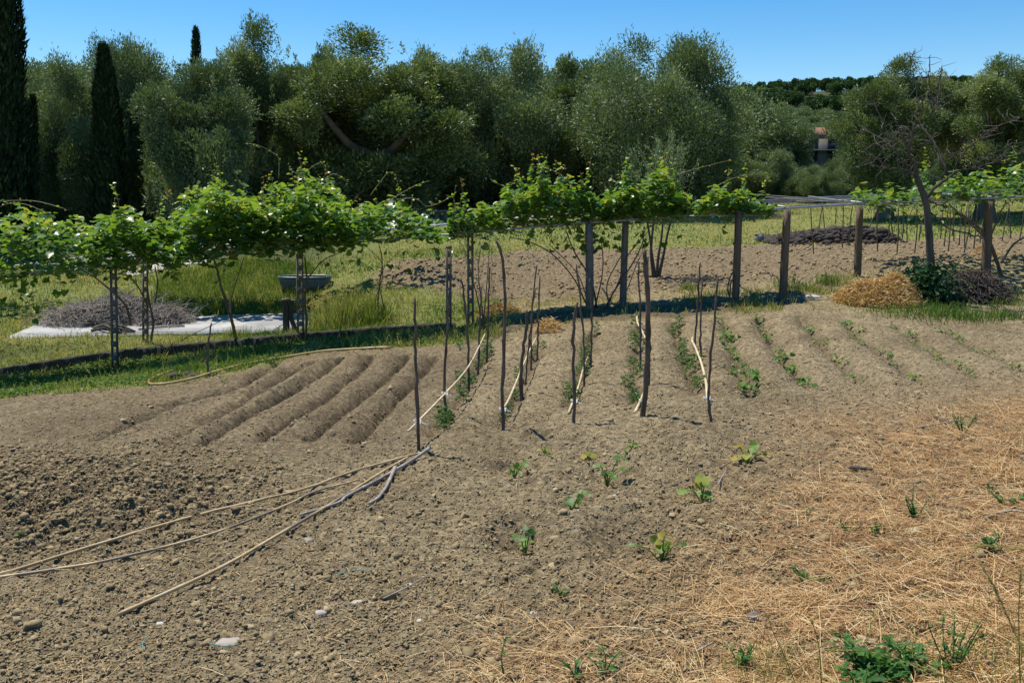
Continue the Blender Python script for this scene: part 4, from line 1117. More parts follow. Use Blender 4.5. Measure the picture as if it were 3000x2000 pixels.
shrub('thin_shrub', 'thin grey twiggy shrub against the slotted concrete post', 'shrub', (1108, 762), [[(1105,762),(1100,700),(1085,640),(1070,580),(1050,545)], [(1108,764),(1115,690),(1120,630),(1125,560)], [(1110,760),(1106,690),(1098,620),(1105,560)]], 60, (1050,1135,545,690), M['olive_leaf'], .045, .012, .35)

bt = G(2139, 690); Yt = bt[1]
tree = thing('bare_tree', 'leafless dead fruit tree with lichen grey twigs rising by the straw heap', 'tree', bt)
LIMBS = [([(2141,700),(2140,640),(2136,580),(2133,520),(2126,462),(2112,425),(2104,405)], .115, .075), ([(2104,408),(2100,380),(2085,350),(2088,318),(2092,290)], .065, .03),
 ([(2108,418),(2090,395),(2062,388),(2030,388),(1995,378),(1960,385)], .04, .008), ([(2092,395),(2078,370),(2058,345),(2035,335),(2000,332),(1970,325)], .035, .007), ([(2060,350),(2048,300),(2036,250),(2030,215)], .018, .005),
 ([(2088,330),(2090,290),(2096,260),(2090,225)], .022, .008), ([(2126,460),(2150,425),(2178,405),(2190,392),(2230,385),(2290,365),(2330,350)], .07, .008), ([(2178,405),(2172,360),(2162,320),(2150,290),(2142,260)], .045, .022),
 ([(2142,260),(2134,240),(2112,200),(2100,165),(2090,142)], .02, .006), ([(2142,260),(2138,225),(2128,190),(2124,178)], .015, .004), ([(2142,258),(2150,215),(2154,180),(2157,155)], .016, .004), ([(2140,260),(2148,240),(2152,225)], .012, .004),
 ([(2142,262),(2160,235),(2170,190),(2180,165),(2186,150)], .016, .004), ([(2190,392),(2205,355),(2240,320),(2280,290),(2350,260)], .026, .006), ([(2174,372),(2190,350),(2215,330),(2240,302),(2270,285)], .024, .006), ([(2092,150),(2086,135),(2088,128)], .02, .012),
 ([(2088,345),(2070,300),(2062,270),(2068,240)], .016, .005), ([(2120,450),(2150,470),(2180,455),(2200,440)], .03, .01), ([(2040,387),(2015,365),(1990,350)], .014, .004), ([(2230,385),(2260,360),(2300,335),(2340,325)], .014, .004), ([(2050,340),(2045,315),(2020,290)], .01, .004),
 ([(2128,480),(2170,520),(2210,535),(2258,545)], .03, .022), ([(2098,160),(2100,215),(2096,250)], .008, .006)]
first = True
tw = MB()
for pts, r0, r1 in LIMBS:
    r0, r1 = (r0 * .8, r1 * .8) if first else (max(.012, r0 * .66), max(.0075, r1 * .8))
    l = px_line(pts, Yt, 4 * len(pts))
    l[:, 1] += np.linspace(0, rng.normal(0, .45), len(l)) * (0 if first else 1)
    l += (0 if first else .010) * rng.standard_normal(l.shape)
    if first: l[0, 2] -= .15
    s = MB(); s.tube(l, np.linspace(r0, r1, len(l)), 9 if first else 6, .1, wob=.07)
    s.build('trunk' if first else 'branch', M['bark'] if first else M['twig_dark'], tree, smooth=True)
    if not first:
        for q in range(int(len(l) * .8)):
            k = rng.integers(2, len(l)); p0 = l[k]; ln = rng.uniform(.08, .42)
            d = rdir(1, .35)[0]; kn = p0 + d * ln * .5 + .03 * rng.standard_normal(3)
            tw.tube([p0, kn, p0 + d * ln + .04 * rng.standard_normal(3)], [.0065, .005, .003], 4, rng.uniform(.2, 1))
    first = False
tw.build('twigs', M['twig_bare'], tree)
s = MB()
n_ = 2600
t = rng.random(n_)
pc = np.array([P(x, y, Yt) for x, y in zip(rng.normal(2128, 26, n_).clip(2070, 2190), rng.uniform(0, 1, n_) ** .6 * 115 + 598)]); pc[:, 1] += rng.normal(-.1, .35, n_)
pc[:, 2] = np.maximum(pc[:, 2], ground_z(pc[:, 0], pc[:, 1]) + .03)
s.leaves(HEART, pc, hdir(n_, -.3, .4), A([[-.1, -.4, .8]]) + .6 * rng.standard_normal((n_, 3)), rng.uniform(.05, .11, n_), rng.uniform(.05, .1, n_), rng.random(n_))
tag(s.build('ivy_clump', M['ivy_leaf'], origin=bt), 'dark green ivy clump wrapping the foot of the bare tree', 'ivy')

# ------------------------------------------------------------------ stakes and tied poles in the bean and tomato rows
def stake(label, base, mids, top, r, group, dY=0.0):
    g = G(*base); y0 = g[1]
    pts = [(base[0], base[1], y0)] + [(q[0], q[1], y0 + dY * (k + 1) / (len(mids) + 1)) for k, q in enumerate(mids)] + [(top[0], top[1], y0 + dY)]
    r *= .88
    l = smooth_line([P(*q) for q in pts], 18)
    l[2:-1] += .006 * rng.standard_normal((15, 3)) * A([1, .5, 0])
    l = np.vstack([[l[0] - A([0, 0, .15])], l])
    n_ = len(l)
    rr = np.linspace(r * 1.05, r * .72, n_)
    kn = rng.integers(3, n_ - 2, 4)
    rr[kn] *= 1.22
    s = MB(); s.tube(l, rr, 8, np.repeat(np.clip(.25 + .3 * rng.standard_normal(n_), 0, 1), 8).tolist() + [.4, .9], wob=.06)
    for k in kn[:2]:
        d = hdir(1, .6, .2)[0]; s.tube([l[k], l[k] + d * r * 2.1], [r * .45, r * .3], 5, .6)
    o = s.build('garden_stake', M['stake'], origin=l[1], smooth=True)
    return tag(o, label, 'stake', group)
SG = 'stakes of the planted rows'
stake('nearest tall dark stake at the head of the leftmost staked row, by the lying canes', (962,1041), [(957,900),(954,780)], (952,684), .021, SG)
stake('second dark stake of the leftmost row, tied to the long yellow pole', (1023,970), [(1021,860),(1028,740)], (1031,668), .020, SG)
stake('third stake of the leftmost row, bent at the top', (1077,886), [(1074,770),(1066,680)], (1058,640), .022, SG)
stake('fourth straight stake of the leftmost row', (1098,850), [(1101,760)], (1105,658), .021, SG)
stake('farthest stake of the leftmost row, beside the thin grey shrub', (1118,828), [(1121,740)], (1124,612), .022, SG)
stake('tall stake with forked crooked tip, first of the second row', (1156,990), [(1155,850),(1160,700),(1154,600)], (1139,551), .023, SG)
stake('second thick stake of the second row, leaning a little right', (1198,914), [(1197,840),(1209,760)], (1209,712), .030, SG)
stake('third thin stake of the second row', (1220,840), [(1221,740),(1227,660)], (1233,608), .017, SG)
stake('fourth short stake of the second row', (1234,818), [(1236,730)], (1240,636), .019, SG)
stake('fifth slim stake of the second row, behind the thick one', (1208,870), [(1216,780)], (1229,662), .015, SG)
stake('crooked short stake at the head of the third row', (1317,974), [(1319,880),(1316,780)], (1326,694), .024, SG)
stake('second stake of the third row, long and thin', (1342,884), [(1341,790),(1333,690)], (1324,606), .018, SG)
stake('third stake of the third row, standing before the dark concrete post', (1357,842), [(1359,740)], (1355,640), .019, SG)
stake('thickest tallest stake, at the head of the fourth row', (1475,962), [(1486,850),(1488,720),(1485,630)], (1480,574), .037, SG)
stake('second stake of the fourth row, half hidden by the thickest one', (1490,890), [(1491,760)], (1488,590), .022, SG)
stake('third thin stake of the fourth row, left of the thickest one', (1471,832), [(1470,720)], (1466,600), .020, SG)
stake('leaning front stake of the fifth staked row, with the curved pale pole', (1634,973), [(1627,890),(1637,780)], (1649,634), .018, SG)
stake('second stake of the fifth row, taller', (1595,806), [(1602,700)], (1608,604), .021, SG)
stake('third stake of the fifth row, knotty', (1610,824), [(1609,730)], (1614,643), .019, SG)
stake('lone short stake by the yellow hose at the left edge of the bed', (478,862), [(476,810)], (486,742), .022, None)
stake('short weathered stick standing in the tall grass by the slab', (797,724), [(799,690)], (800,654), .045, None)

def pole(name, label, cat, pts, r0, r1, mt, group=None, ground=False, tints=None, seg=8, n_=28, bury=0.0):
    if ground:
        pp = []
        for q in pts:
            g = G(q[0], q[1]); pp.append((g[0], g[1], base_z(g[0], g[1]) + (q[2] if len(q) > 2 else .05)))
        l = smooth_line(pp, n_)
        zz = ground_z(l[:, 0], l[:, 1]) + r0
        l[:, 2] = np.maximum(l[:, 2], np.convolve(np.pad(zz, 3, 'edge'), np.ones(7) / 7, 'valid') + .004)
    else:
        l = smooth_line([P(*q) for q in pts], n_)
    t = tints if tints is not None else np.clip(.4 + .25 * rng.standard_normal(n_), 0, 1)
    s = MB(); s.tube(l, np.linspace(r0, r1, n_), seg, np.repeat(t, seg).tolist() + [.8, .8], wob=.03)
    o = s.build(name, mt, origin=l[n_ // 2], smooth=True)
    tag(o, label, cat, group)
    return l
TG = 'pale poles tied along the staked rows'
pole('tie_pole', 'longest pale peeled pole tied low along the leftmost row', 'pole', [(938,990,9.75),(1021,905,11.4),(1077,840,13.6),(1114,767,16.3)], .014, .011, M['pole_yellow'], TG)
pole('tie_pole', 'curved pale pole tied along the second row', 'pole', [(1150,946,10.9),(1168,918,11.3),(1192,862,13.0),(1213,812,14.8),(1231,776,16.2)], .016, .012, M['pole_yellow'], TG)
pole('tie_pole', 'pale pole tied along the third row', 'pole', [(1306,948,10.9),(1329,886,12.6),(1340,845,14.0),(1353,812,15.4)], .015, .012, M['pole_yellow'], TG)
pole('tie_pole', 'thick pale pole slanting to the foot of the thickest stake', 'pole', [(1458,948,10.6),(1471,920,11.0),(1480,896,11.6),(1487,850,13.4)], .019, .015, M['pole_yellow'], TG)
pole('tie_pole', 'short pale crooked pole at the far end of the fourth row', 'pole', [(1483,778,16.0),(1472,755,16.4),(1464,740,16.8),(1463,727,17.2)], .019, .016, M['pole_yellow'], TG)
pole('tie_pole', 'bowed pale pole with hooked end, tied to the leaning front stake', 'pole', [(1625,924,10.9),(1622,880,11.6),(1611,834,13.0),(1596,795,14.2),(1590,783,14.6),(1591,775,14.7)], .019, .015, M['pole_yellow'], TG)
# white ties
m, n, b = mat('white_string'); b.inputs['Base Color'].default_value = (.72, .70, .68, 1); b.inputs['Roughness'].default_value = .8; M['string'] = m
for px, py, Yt_, lab in ((1022,904,11.42,'white string tie on the second stake of the leftmost row'),(959,968,9.95,'white string tie low on the nearest tall stake'),(1155,940,10.85,'pale string knot on the crooked tall stake'),(1319,921,10.95,'white string tie on the crooked short stake'),(1476,921,10.9,'white string tie on the thickest stake'),(1624,915,10.9,'pink white tie low on the leaning front stake')):
    c = P(px, py, Yt_); s = MB()
    for k in range(3):
        an = np.linspace(0, 6.283, 12); r = .034 + .004 * k
        s.tube(np.c_[c[0] + r * np.cos(an), c[1] + r * np.sin(an), c[2] + .012 * (k - 1) + .008 * np.sin(an * 2 + k)], .005, 4)
    s.tube([c + A([.03, -.02, 0]), c + A([.09, -.03, -.02]), c + A([.13, -.02, -.05])], .004, 4)
    tag(s.build('string_tie', M['string'], origin=c), lab, 'string', 'string ties on the stakes')

# canes lying on the soil
def cane_mat():
    m, n, b = mat('dry_cane')
    c = ramp(n, tint_out(n), [(0, (.13, .105, .085)), (.35, (.25, .19, .13)), (.55, (.42, .29, .12)), (.8, (.56, .40, .19)), (1, (.66, .52, .30))])
    f = noise(n, 30, 4, .6, objco(n))
    n.links.new(mixc(n, mathn(n, 'MULTIPLY', f, .5), c, (.24, .17, .10)), b.inputs['Base Color']); b.inputs['Roughness'].default_value = .5
    return m
M['cane'] = cane_mat()
def band(n_, lo, hi, period):
    k = (np.arange(n_) // period) % 2
    return np.clip(np.where(k, hi, lo) + .08 * rng.standard_normal(n_), 0, 1)
CG = 'canes lying on the soil'
pole('lying_cane', 'longest upper dry cane lying on the soil, reaching the left edge', 'cane', [(-60,1350),(0,1333),(230,1262),(500,1185),(690,1138),(800,1098),(935,1058),(975,1049)], .0165, .012, M['cane'], CG, True, band(60, .62, .85, 5), 8, 60)
pole('lying_cane', 'lower dark banded cane running beside the longest one to the left edge', 'cane', [(-60,1358),(0,1342),(120,1322),(260,1298),(480,1240),(640,1180),(720,1145),(825,1112)], .0155, .010, M['cane'], CG, True, band(60, .25, .85, 6), 8, 60)
pole('lying_cane', 'nearest cane slanting down toward the foreground, dark middle joints', 'cane', [(275,1426),(500,1320),(640,1240),(790,1152),(870,1100),(937,1060)], .0165, .012, M['cane'], CG, True, np.concatenate([band(26, .75, .9, 4), band(14, .2, .7, 4), band(20, .65, .9, 5)]), 8, 60)
pole('lying_stick', 'smooth grey stick lying among the canes below the nearest stake', 'stick', [(690,1195),(775,1168),(800,1150),(870,1112),(940,1072),(988,1047,.09)], .013, .020, M['stick_grey'], None, True, None, 8, 40)
pole('lying_branch', 'short crooked grey branch with a bent end beside the canes', 'branch', [(848,1172),(866,1158),(884,1135),(896,1112),(908,1092,.09)], .014, .020, M['stick_grey'], None, True, None, 8, 24)
for k, (lab, pts, r, mt) in enumerate((('dark short stick lying in the straw of the right bank', [(1952,1086),(1975,1088),(2003,1091)], .020, 'twig_dark'),
        ('grey dead branch at the right edge among the straw', [(2262,1208),(2290,1196),(2320,1189),(2352,1192)], .012, 'stick_grey'),
        ('thin grey branch lying near the upper edge of the straw', [(2110,992),(2150,985),(2185,978),(2200,972)], .009, 'stick_grey'),
        ('short twig beside the upper thin branch', [(2140,965),(2160,974),(2180,983)], .010, 'twig_dark'),
        ('thin forked twig on bare soil in the middle foreground', [(880,1390),(930,1366),(960,1350),(985,1332)], .006, 'straw_stick'),
        ('pale straight twig by the tall pale squash plant', [(1648,1125),(1660,1105),(1668,1090)], .007, 'straw_stick'),
        ('short grey stick on bare soil near the bottom centre', [(1602,1912-400),(1618,1502),(1638,1492)], .008, 'stick_grey'))):
    pole('twig', lab, 'twig', pts, r, r * .7, M['stick_grey'] if mt == 'straw_stick' else M[mt], None, True, None, 6, 16)

# ------------------------------------------------------------------ crops
def plant_root(name, label, p, group, cat='plant'):
    return thing(name, label, cat, p, group)
def tomato(k):
    s = MB(); h = .30 + .06 * k
    l = np.array([(0, 0, -.03), (.01, .01, h * .5), (.0, .02, h)]); s.tube(l, [.006, .005, .003], 5, .3)
    for q in range(13):
        z = h * (.15 + .85 * q / 12); an = q * 2.4; ln = .17 * (1.1 - .55 * q / 12)
        d = A([math.cos(an), math.sin(an), .35]); p0 = A([0, .01, z])
        for t in np.linspace(.3, 1, 5):
            pc = p0 + d * ln * t - A([0, 0, .35 * ln * t * t])
            s.leaves(LOBED, np.tile(pc, (3, 1)) + .01 * rng.standard_normal((3, 3)), np.tile(d, (3, 1)) + A([(-.8 * d[1], .8 * d[0], 0), (.8 * d[1], -.8 * d[0], 0), (0, 0, -.2)]) + .3 * rng.standard_normal((3, 3)),
                     A([[0, 0, 1.]]) + .5 * rng.standard_normal((3, 3)), rng.uniform(.05, .085, 3), rng.uniform(.03, .045, 3), np.clip(rng.normal(.33, .16, 3), 0, .85))
    return s
def bean(k, nl=11, h=.2, sz=.085, tn=.5):
    s = MB(); s.tube([(0, 0, -.03), (.01, 0, h * .5), (0, .01, h)], [.005, .004, .002], 5, .4)
    an = rng.uniform(0, 6.28, nl); t = rng.uniform(.35, 1.1, nl); rr = rng.uniform(.03, .12, nl)
    s.leaves(HEART, np.c_[rr * np.cos(an), rr * np.sin(an), t * h], np.c_[np.cos(an), np.sin(an), np.full(nl, -.25)], A([[0, 0, 1.]]) + .45 * rng.standard_normal((nl, 3)), rng.uniform(.7, 1.3, nl) * sz, rng.uniform(.65, 1.1, nl) * sz, np.clip(rng.normal(tn, .18, nl), 0, 1))
    return s
TM = [tomato(k).mesh('tomato_plant', M['crop_leaf'], np.zeros(3)) for k in range(4)]
BM = [bean(k, 15, .24, .10, .58).mesh('bean_plant', M['crop_leaf'], np.zeros(3)) for k in range(4)]
SM = [bean(k, 10, .12, .062, .60).mesh('seedling', M['crop_leaf'], np.zeros(3)) for k in range(4)]
def plant_row(row, meshes, name, label, group, n_, jit, s0, s1, off=0.0, skip=0.0, cat='plant'):
    a, b = ROWG[row]
    for k in range(n_):
        if rng.random() < skip: continue
        t = (k + .5 + rng.uniform(-.3, .3)) / n_
        x = a[0] + (b[0] - a[0]) * t + rng.normal(0, jit) + off; y = a[1] + (b[1] - a[1]) * t
        o = bpy.data.objects.new(name, meshes[int(rng.integers(len(meshes)))]); COL.objects.link(o)
        o.location = (x, y, GZ(x, y) - .01); o.rotation_euler = (rng.normal(0, .08), rng.normal(0, .08), rng.uniform(0, 6.28))
        sc_ = rng.uniform(s0, s1); o.scale = (sc_, sc_, sc_ * rng.uniform(.85, 1.2))
        tag(o, label, cat, group)
ord_ = ['leftmost', 'second', 'third', 'fourth', 'fifth']
for r, nn in enumerate((13, 10, 10, 12, 11)):
    plant_row(r, TM, 'tomato_plant', f'young tomato plant in the {ord_[r]} staked row from the left', f'tomato plants of the {ord_[r]} staked row', nn, .07, .36, .72, 0, .15)
plant_row(5, BM, 'bean_plant', 'pale green bean plant in the row just right of the last stakes', 'bean plants right of the last stakes', 15, .05, .5, .9, 0, .06)
plant_row(6, BM, 'bean_plant', 'sturdy bean plant in the second unstaked row, with yellow leaves', 'bean plants of the second unstaked row', 15, .05, .48, .85, 0, .08)
for r, nn, lab in ((7, 15, 'third unstaked row'), (8, 14, 'fourth unstaked row'), (9, 12, 'fifth unstaked row'), (10, 12, 'last unstaked row at the right')):
    plant_row(r, SM, 'seedling', f'small sparse seedling in the {lab}', f'seedlings of the {lab}', nn, .09, .45, .95, 0, .2)

def squash(label, px, py, leaves_, yellow=0.0, sc_=1.0):
    g = G(px, py); o = plant_root('squash_plant', label, g, 'squash plants in the front bed')
    st2 = MB(); lf = MB()
    for (dx, dy, size, tn) in leaves_:
        e = P(px + dx, py + dy, g[1] + rng.normal(0, .08)); e[2] = max(e[2], GZ(e[0], e[1]) + .05)
        st2.tube(smooth_line([g - A([0, 0, .02]), (g + e) / 2 + A([0, 0, .03]), e], 6), [.007, .007, .006, .006, .005, .005], 5, .82)
        d = A([[dx * .02 + rng.normal(0, .5), rng.normal(-.3, .5), -.2]])
        n1 = 1
        lf.leaves(LOBED if rng.random() < .5 else HEART, e[None], d, A([[-.1, -.25, 1.]]) + .3 * rng.standard_normal((1, 3)), size * .64 * sc_, size * .74 * sc_, min(1, tn + .14))
        lf.leaves(HEART, e[None] + A([[0, 0, -.01]]), -d + .3 * rng.standard_normal((1, 3)), A([[-.1, -.3, 1.]]) + .4 * rng.standard_normal((1, 3)), size * .5 * sc_, size * .55 * sc_, min(1, tn + .1))
    st2.build('stem', M['crop_leaf'], o); lf.build('foliage', M['crop_leaf'], o)
squash('small squash plant with drooping leaves, left end of the front bed', 1180, 1092, [(-10,-18,.11,.6),(4,-28,.10,.7),(26,-30,.12,.55),(-4,-8,.1,.4),(12,-12,.09,.5)])
squash('tiny pale squash seedling above the left squash plant', 1250, 1045, [(-8,-6,.08,.8),(4,-10,.09,.8),(10,-4,.07,.7)])
squash('squash plant with long stalks and one raised green leaf', 1393, 1098, [(-14,-30,.12,.55),(6,-14,.13,.55),(30,-46,.15,.45),(38,-22,.1,.7),(-4,-10,.1,.4),(16,-8,.1,.6)])
squash('single yellow green squash leaf behind the long stalked plant', 1350, 1060, [(-2,-14,.15,.85),(6,-8,.12,.8)])
squash('small squash sprout beside the pit edge, farthest of the front bed', 1452, 1032, [(-16,-2,.09,.6),(4,-10,.11,.75),(12,-8,.09,.6)])
squash('dark green squash plant between the two pits', 1312, 1168, [(-6,-22,.13,.3),(10,-12,.12,.45),(-2,-8,.1,.4),(22,-26,.11,.5),(26,-40,.1,.5)])
squash('tallest pale squash plant with whitish round leaves', 1612, 1160, [(-32,-36,.17,.72),(-2,-64,.17,.78),(6,-44,.13,.7),(12,-20,.12,.65),(2,-30,.12,.6),(-10,-52,.1,.9)])
squash('squash plant with dark upper leaves and pale lower ones, left foreground pit', 1206, 1258, [(-12,-26,.13,.35),(2,-42,.12,.1),(12,-34,.12,.2),(-2,-18,.12,.75),(10,-14,.1,.65),(-8,-10,.1,.7)])
squash('yellowing squash plant with a runner, in the right foreground pit', 1520, 1268, [(-12,-30,.13,.8),(6,-38,.13,.95),(0,-18,.12,.85),(16,-26,.12,.6),(-60,-18,.10,.4),(40,-22,.1,.4),(-4,-12,.1,.7)])
squash('yellow and green squash plant at the edge of the straw', 1716, 1056, [(-22,-34,.14,.98),(-24,-8,.14,.97),(0,-12,.14,.8),(14,-34,.13,.6),(4,-26,.12,.7),(46,-16,.09,.85),(22,-14,.1,.75)])

# weeds
def weed(label, px, py, nl, L, W, h, mt='weed_leaf', tmpl=LOBED, group='weeds in the straw', tn=.45, spread=.12, seedy=False, nst=3):
    if L > .1: nl = int(nl * 2.0); L *= .62; W *= .62
    g = G(px, py); o = plant_root('weed', label, g, group, 'weed')
    s = MB(); lf = MB()
    for k in range(nst):
        an = rng.uniform(0, 6.28); e = g + A([math.cos(an) * spread * .6, math.sin(an) * spread * .6, h * rng.uniform(.7, 1.1)])
        line = smooth_line([g - A([0, 0, .02]), (g + e) / 2 + .01 * rng.standard_normal(3), e], 6)
        s.tube(line, np.linspace(.005, .002, 6), 5, .4)
        m_ = max(2, nl // nst); t = rng.random(m_) ** .8
        p = g + (e - g) * t[:, None]
        d = hdir(m_, .45, .3)
        LL = L * (1.15 - .6 * t) * rng.uniform(.7, 1.2, m_)
        lf.leaves(tmpl, p, d, A([[0, 0, 1.]]) + .35 * rng.standard_normal((m_, 3)), LL, W * LL / L, np.clip(rng.normal(tn, .2, m_), 0, 1))
    s.build('stem', M[mt], o); lf.build('foliage', M[mt], o)
    return o
weed('large dark green lobed weed in the bottom right corner', 2010, 1560, 42, .19, .085, .22, spread=.36, nst=9)
weed('second clump of the large lobed weed, right of the biggest one', 2110, 1562, 28, .16, .075, .2, spread=.30, nst=7)
weed('lobed weed below the two big clumps, cut by the bottom edge', 1975, 1600, 40, .20, .095, .2, spread=.40, nst=7)
weed('grey green bushy weed at the bottom right', 2185, 1566, 60, .07, .022, .26, tmpl=LENS, spread=.25, nst=9, tn=.6)
weed('small lobed weed at the bottom edge right of centre', 1385, 1560, 14, .11, .05, .13, spread=.16, nst=4)
weed('little weed beside the bottom edge weed', 1320, 1574, 9, .10, .035, .1, tmpl=LENS, spread=.1)
weed('dark lobed weed left of the big corner clump', 1702, 1552, 16, .12, .05, .16, spread=.12, nst=4)
weed('thin upright weed at the bottom edge in the middle', 1158, 1562, 8, .06, .02, .26, tmpl=LENS, spread=.03, nst=1)
weed('small green weed on bare soil in the middle foreground', 1290, 1374, 14, .08, .035, .1, spread=.1, nst=4)
weed('fine leaved weed tuft in the straw, right', 2102, 1196, 60, .06, .014, .2, tmpl=LENS, spread=.14, nst=7, tn=.6)
weed('small feathery weed left of the fine tuft', 1950, 1222, 26, .06, .018, .08, tmpl=LENS, spread=.14, nst=5)
weed('little round leaved weed between two straw clumps', 2018, 1230, 14, .05, .035, .08, tmpl=HEART, spread=.1, nst=4)
weed('small weed at the left edge of the straw', 1853, 1186, 16, .06, .02, .08, tmpl=LENS, spread=.08, nst=4)
weed('upright weed near the thin branch at the top of the straw', 2212, 1000, 44, .08, .022, .26, tmpl=LENS, spread=.2, nst=7, tn=.5)
weed('low spreading weed in the middle of the straw', 1866, 1340, 40, .055, .026, .12, spread=.22, nst=8, tn=.4)
weed('dark leaved weed at the right edge of the straw', 2262, 1272, 16, .13, .06, .16, spread=.14, nst=4, tn=.25)
weed('green weed at the right edge above the dark leaved one', 2310, 1168, 26, .08, .035, .1, spread=.24, nst=6)
weed('bluish sprout by the lone short stake at the bed edge', 513, 892, 10, .10, .05, .12, spread=.08, tn=.9)
weed('green weed tuft where the kerb meets the first staked row', 1060, 806, 30, .10, .04, .16, spread=.2, nst=6, mt='crop_leaf', tn=.45)
weed('tiny green weed on the dug soil at the left', 48, 1245, 8, .06, .03, .06, spread=.06, mt='crop_leaf')
def tuft(label, px, py, n_, h, wd, r, dry, group='grass tufts', name='grass_tuft', heads=0):
    g = G(px, py); s = MB()
    p = g[:2] + rng.standard_normal((n_, 2)) * r
    z = ground_z(p[:, 0], p[:, 1])
    d = hdir(n_, 0, 0) * rng.uniform(.05, .55, n_)[:, None]; d[:, 2] = 1
    s.leaves(BLADE, np.c_[p, z - .01], d, hdir(n_, .2, .3), h * rng.uniform(.45, 1.15, n_), wd, np.clip(rng.normal(dry, .2, n_), 0, 1))
    for k in range(heads):
        q = g + A([rng.normal(0, r * 1.2), rng.normal(0, r), 0]); q[2] = GZ(q[0], q[1]); hh = h * rng.uniform(1.1, 1.7); ln = rng.normal(0, .15, 2)
        e = q + A([ln[0], ln[1], 1.0]) * hh
        s.tube(smooth_line([q, (q + e) / 2, e + A([ln[0] * .3, 0, -.05])], 6), np.linspace(.004, .002, 6), 4, .8)
        m_ = 14; t = rng.uniform(.72, 1.02, m_)
        s.leaves(LENS, q + (e - q) * t[:, None] + .05 * rng.standard_normal((m_, 3)) * (1.1 - t)[:, None] * 3, hdir(m_, -.4, .4), rdir(m_), .055, .02, .9)
    return tag(s.build(name, M['grass'], origin=g), label, 'grass', group)
tuft('tall pale grass clump with seed heads beside the concrete slab', 795, 738, 1500, .62, .014, .40, .66, None, heads=26)
tuft('grass clump with oat heads at the slab corner, left of the short stick', 752, 742, 600, .5, .014, .28, .6, None, heads=40)
tuft('green grass clump between the thin vine and the tall pale clump', 850, 738, 600, .45, .014, .28, .45, None, heads=10)
tuft('bright grass tuft in front of the hanging wooden post', 1900, 652, 220, .3, .012, .16, .42)
tuft('small grass tuft right of the two wooden posts', 1865, 668, 110, .2, .012, .2, .5)
tuft('green grass tuft under the sparse vine end', 1582, 668, 120, .2, .012, .1, .45)
tuft('grass tuft beneath the left wooden post', 1720, 676, 120, .2, .012, .25, .5)
tuft('grass tuft at the right end of the dark branch pile', 2320, 690, 500, .24, .013, .5, .5)
tuft('dark green weeds in front of the ivy and branch pile', 2180, 728, 800, .26, .015, .5, .28)
tuft('green weeds in front of the straw heap', 2060, 724, 350, .15, .012, .45, .45)
tuft('grass patch at the foot of the slanting vine trunk', 545, 772, 240, .24, .012, .25, .5)
tuft('green grass fringe along the bottom right corner', 2290, 1552, 700, .16, .004, .30, .5)
tuft('thin green grass left of the big corner weed', 1780, 1568, 320, .18, .004, .22, .55)

# oat heads and stalks nearest the camera
def oat(label, pts, head, Yd, r=.0022, dense=34):
    pw = [P(q[0], q[1], q[2]) for q in pts]
    g0 = pw[0] + A([.02, -.03, 0]); g0[2] = GZ(g0[0], g0[1]) - .02
    if pw[0][2] > g0[2] + .06: pw = [g0] + pw
    l = smooth_line(pw, 22)
    o = thing('grass_stalk', label, 'grass', l[0], 'grass stalks in the foreground')
    s = MB(); s.tube(l, np.linspace(r * 1.3, r * .5, 22), 5, .62); s.build('stem', M['grass'], o)
    s = MB()
    k0 = int(22 * (1 - head))
    if head > 0:
        t = rng.uniform(k0, 21, dense); i0 = t.astype(int); p = l[i0] + (l[np.minimum(i0 + 1, 21)] - l[i0]) * (t - i0)[:, None]
        d = (l[-1] - l[k0]) / np.linalg.norm(l[-1] - l[k0])
        s.leaves(LENS, p, d + .28 * rng.standard_normal((dense, 3)), rdir(dense), rng.uniform(.02, .036, dense), rng.uniform(.005, .009, dense), np.clip(rng.normal(.88, .08, dense), 0, 1))
        for q in range(dense // 3):
            a = p[q]; s.tube([a, a + (d + .35 * rng.standard_normal(3)) * .05], [.0007, .0003], 3, .95)
        s.build('seed_head', M['grass'], o)
def gp(px, py):
    g = G(px, py, False); return (px, py, g[1])
oat('arching oat stalk whose seed head crosses the big corner weed', [(2420,1760,2.7),(2300,1630,2.9),(2200,1565,3.05),(2110,1528,3.15),(2020,1500,3.2),(1955,1493,3.22),(1905,1497,3.25)], .62, 3, dense=60)
oat('upright oat stalk bending left at the right edge', [(2440,1700,2.8),(2380,1560,2.9),(2330,1450,3.0),(2285,1350,3.05),(2250,1290,3.1)], .72, 3, dense=60)
oat('second oat head reaching in from the right edge', [(2520,1300,3.0),(2440,1275,3.05),(2352,1262,3.1),(2290,1256,3.15),(2235,1253,3.2)], .6, 3, dense=50)
oat('thin curved grass stalk left of the big corner weed', [(1838,1600,4.3),(1820,1550,4.3),(1795,1490,4.3),(1775,1450,4.3),(1766,1420,4.3)], .12, 4, .003, 10)
oat('slender grass stalk rising behind the big corner weed', [(1886,1560,4.4),(1884,1510,4.4),(1876,1460,4.4),(1864,1425,4.4)], .1, 4, .003, 10)
oat('straight green grass stalk at the far right edge', [(2345,1620,3.6),(2342,1520,3.6),(2340,1400,3.6),(2345,1300,3.6)], .3, 4, .003, 16)

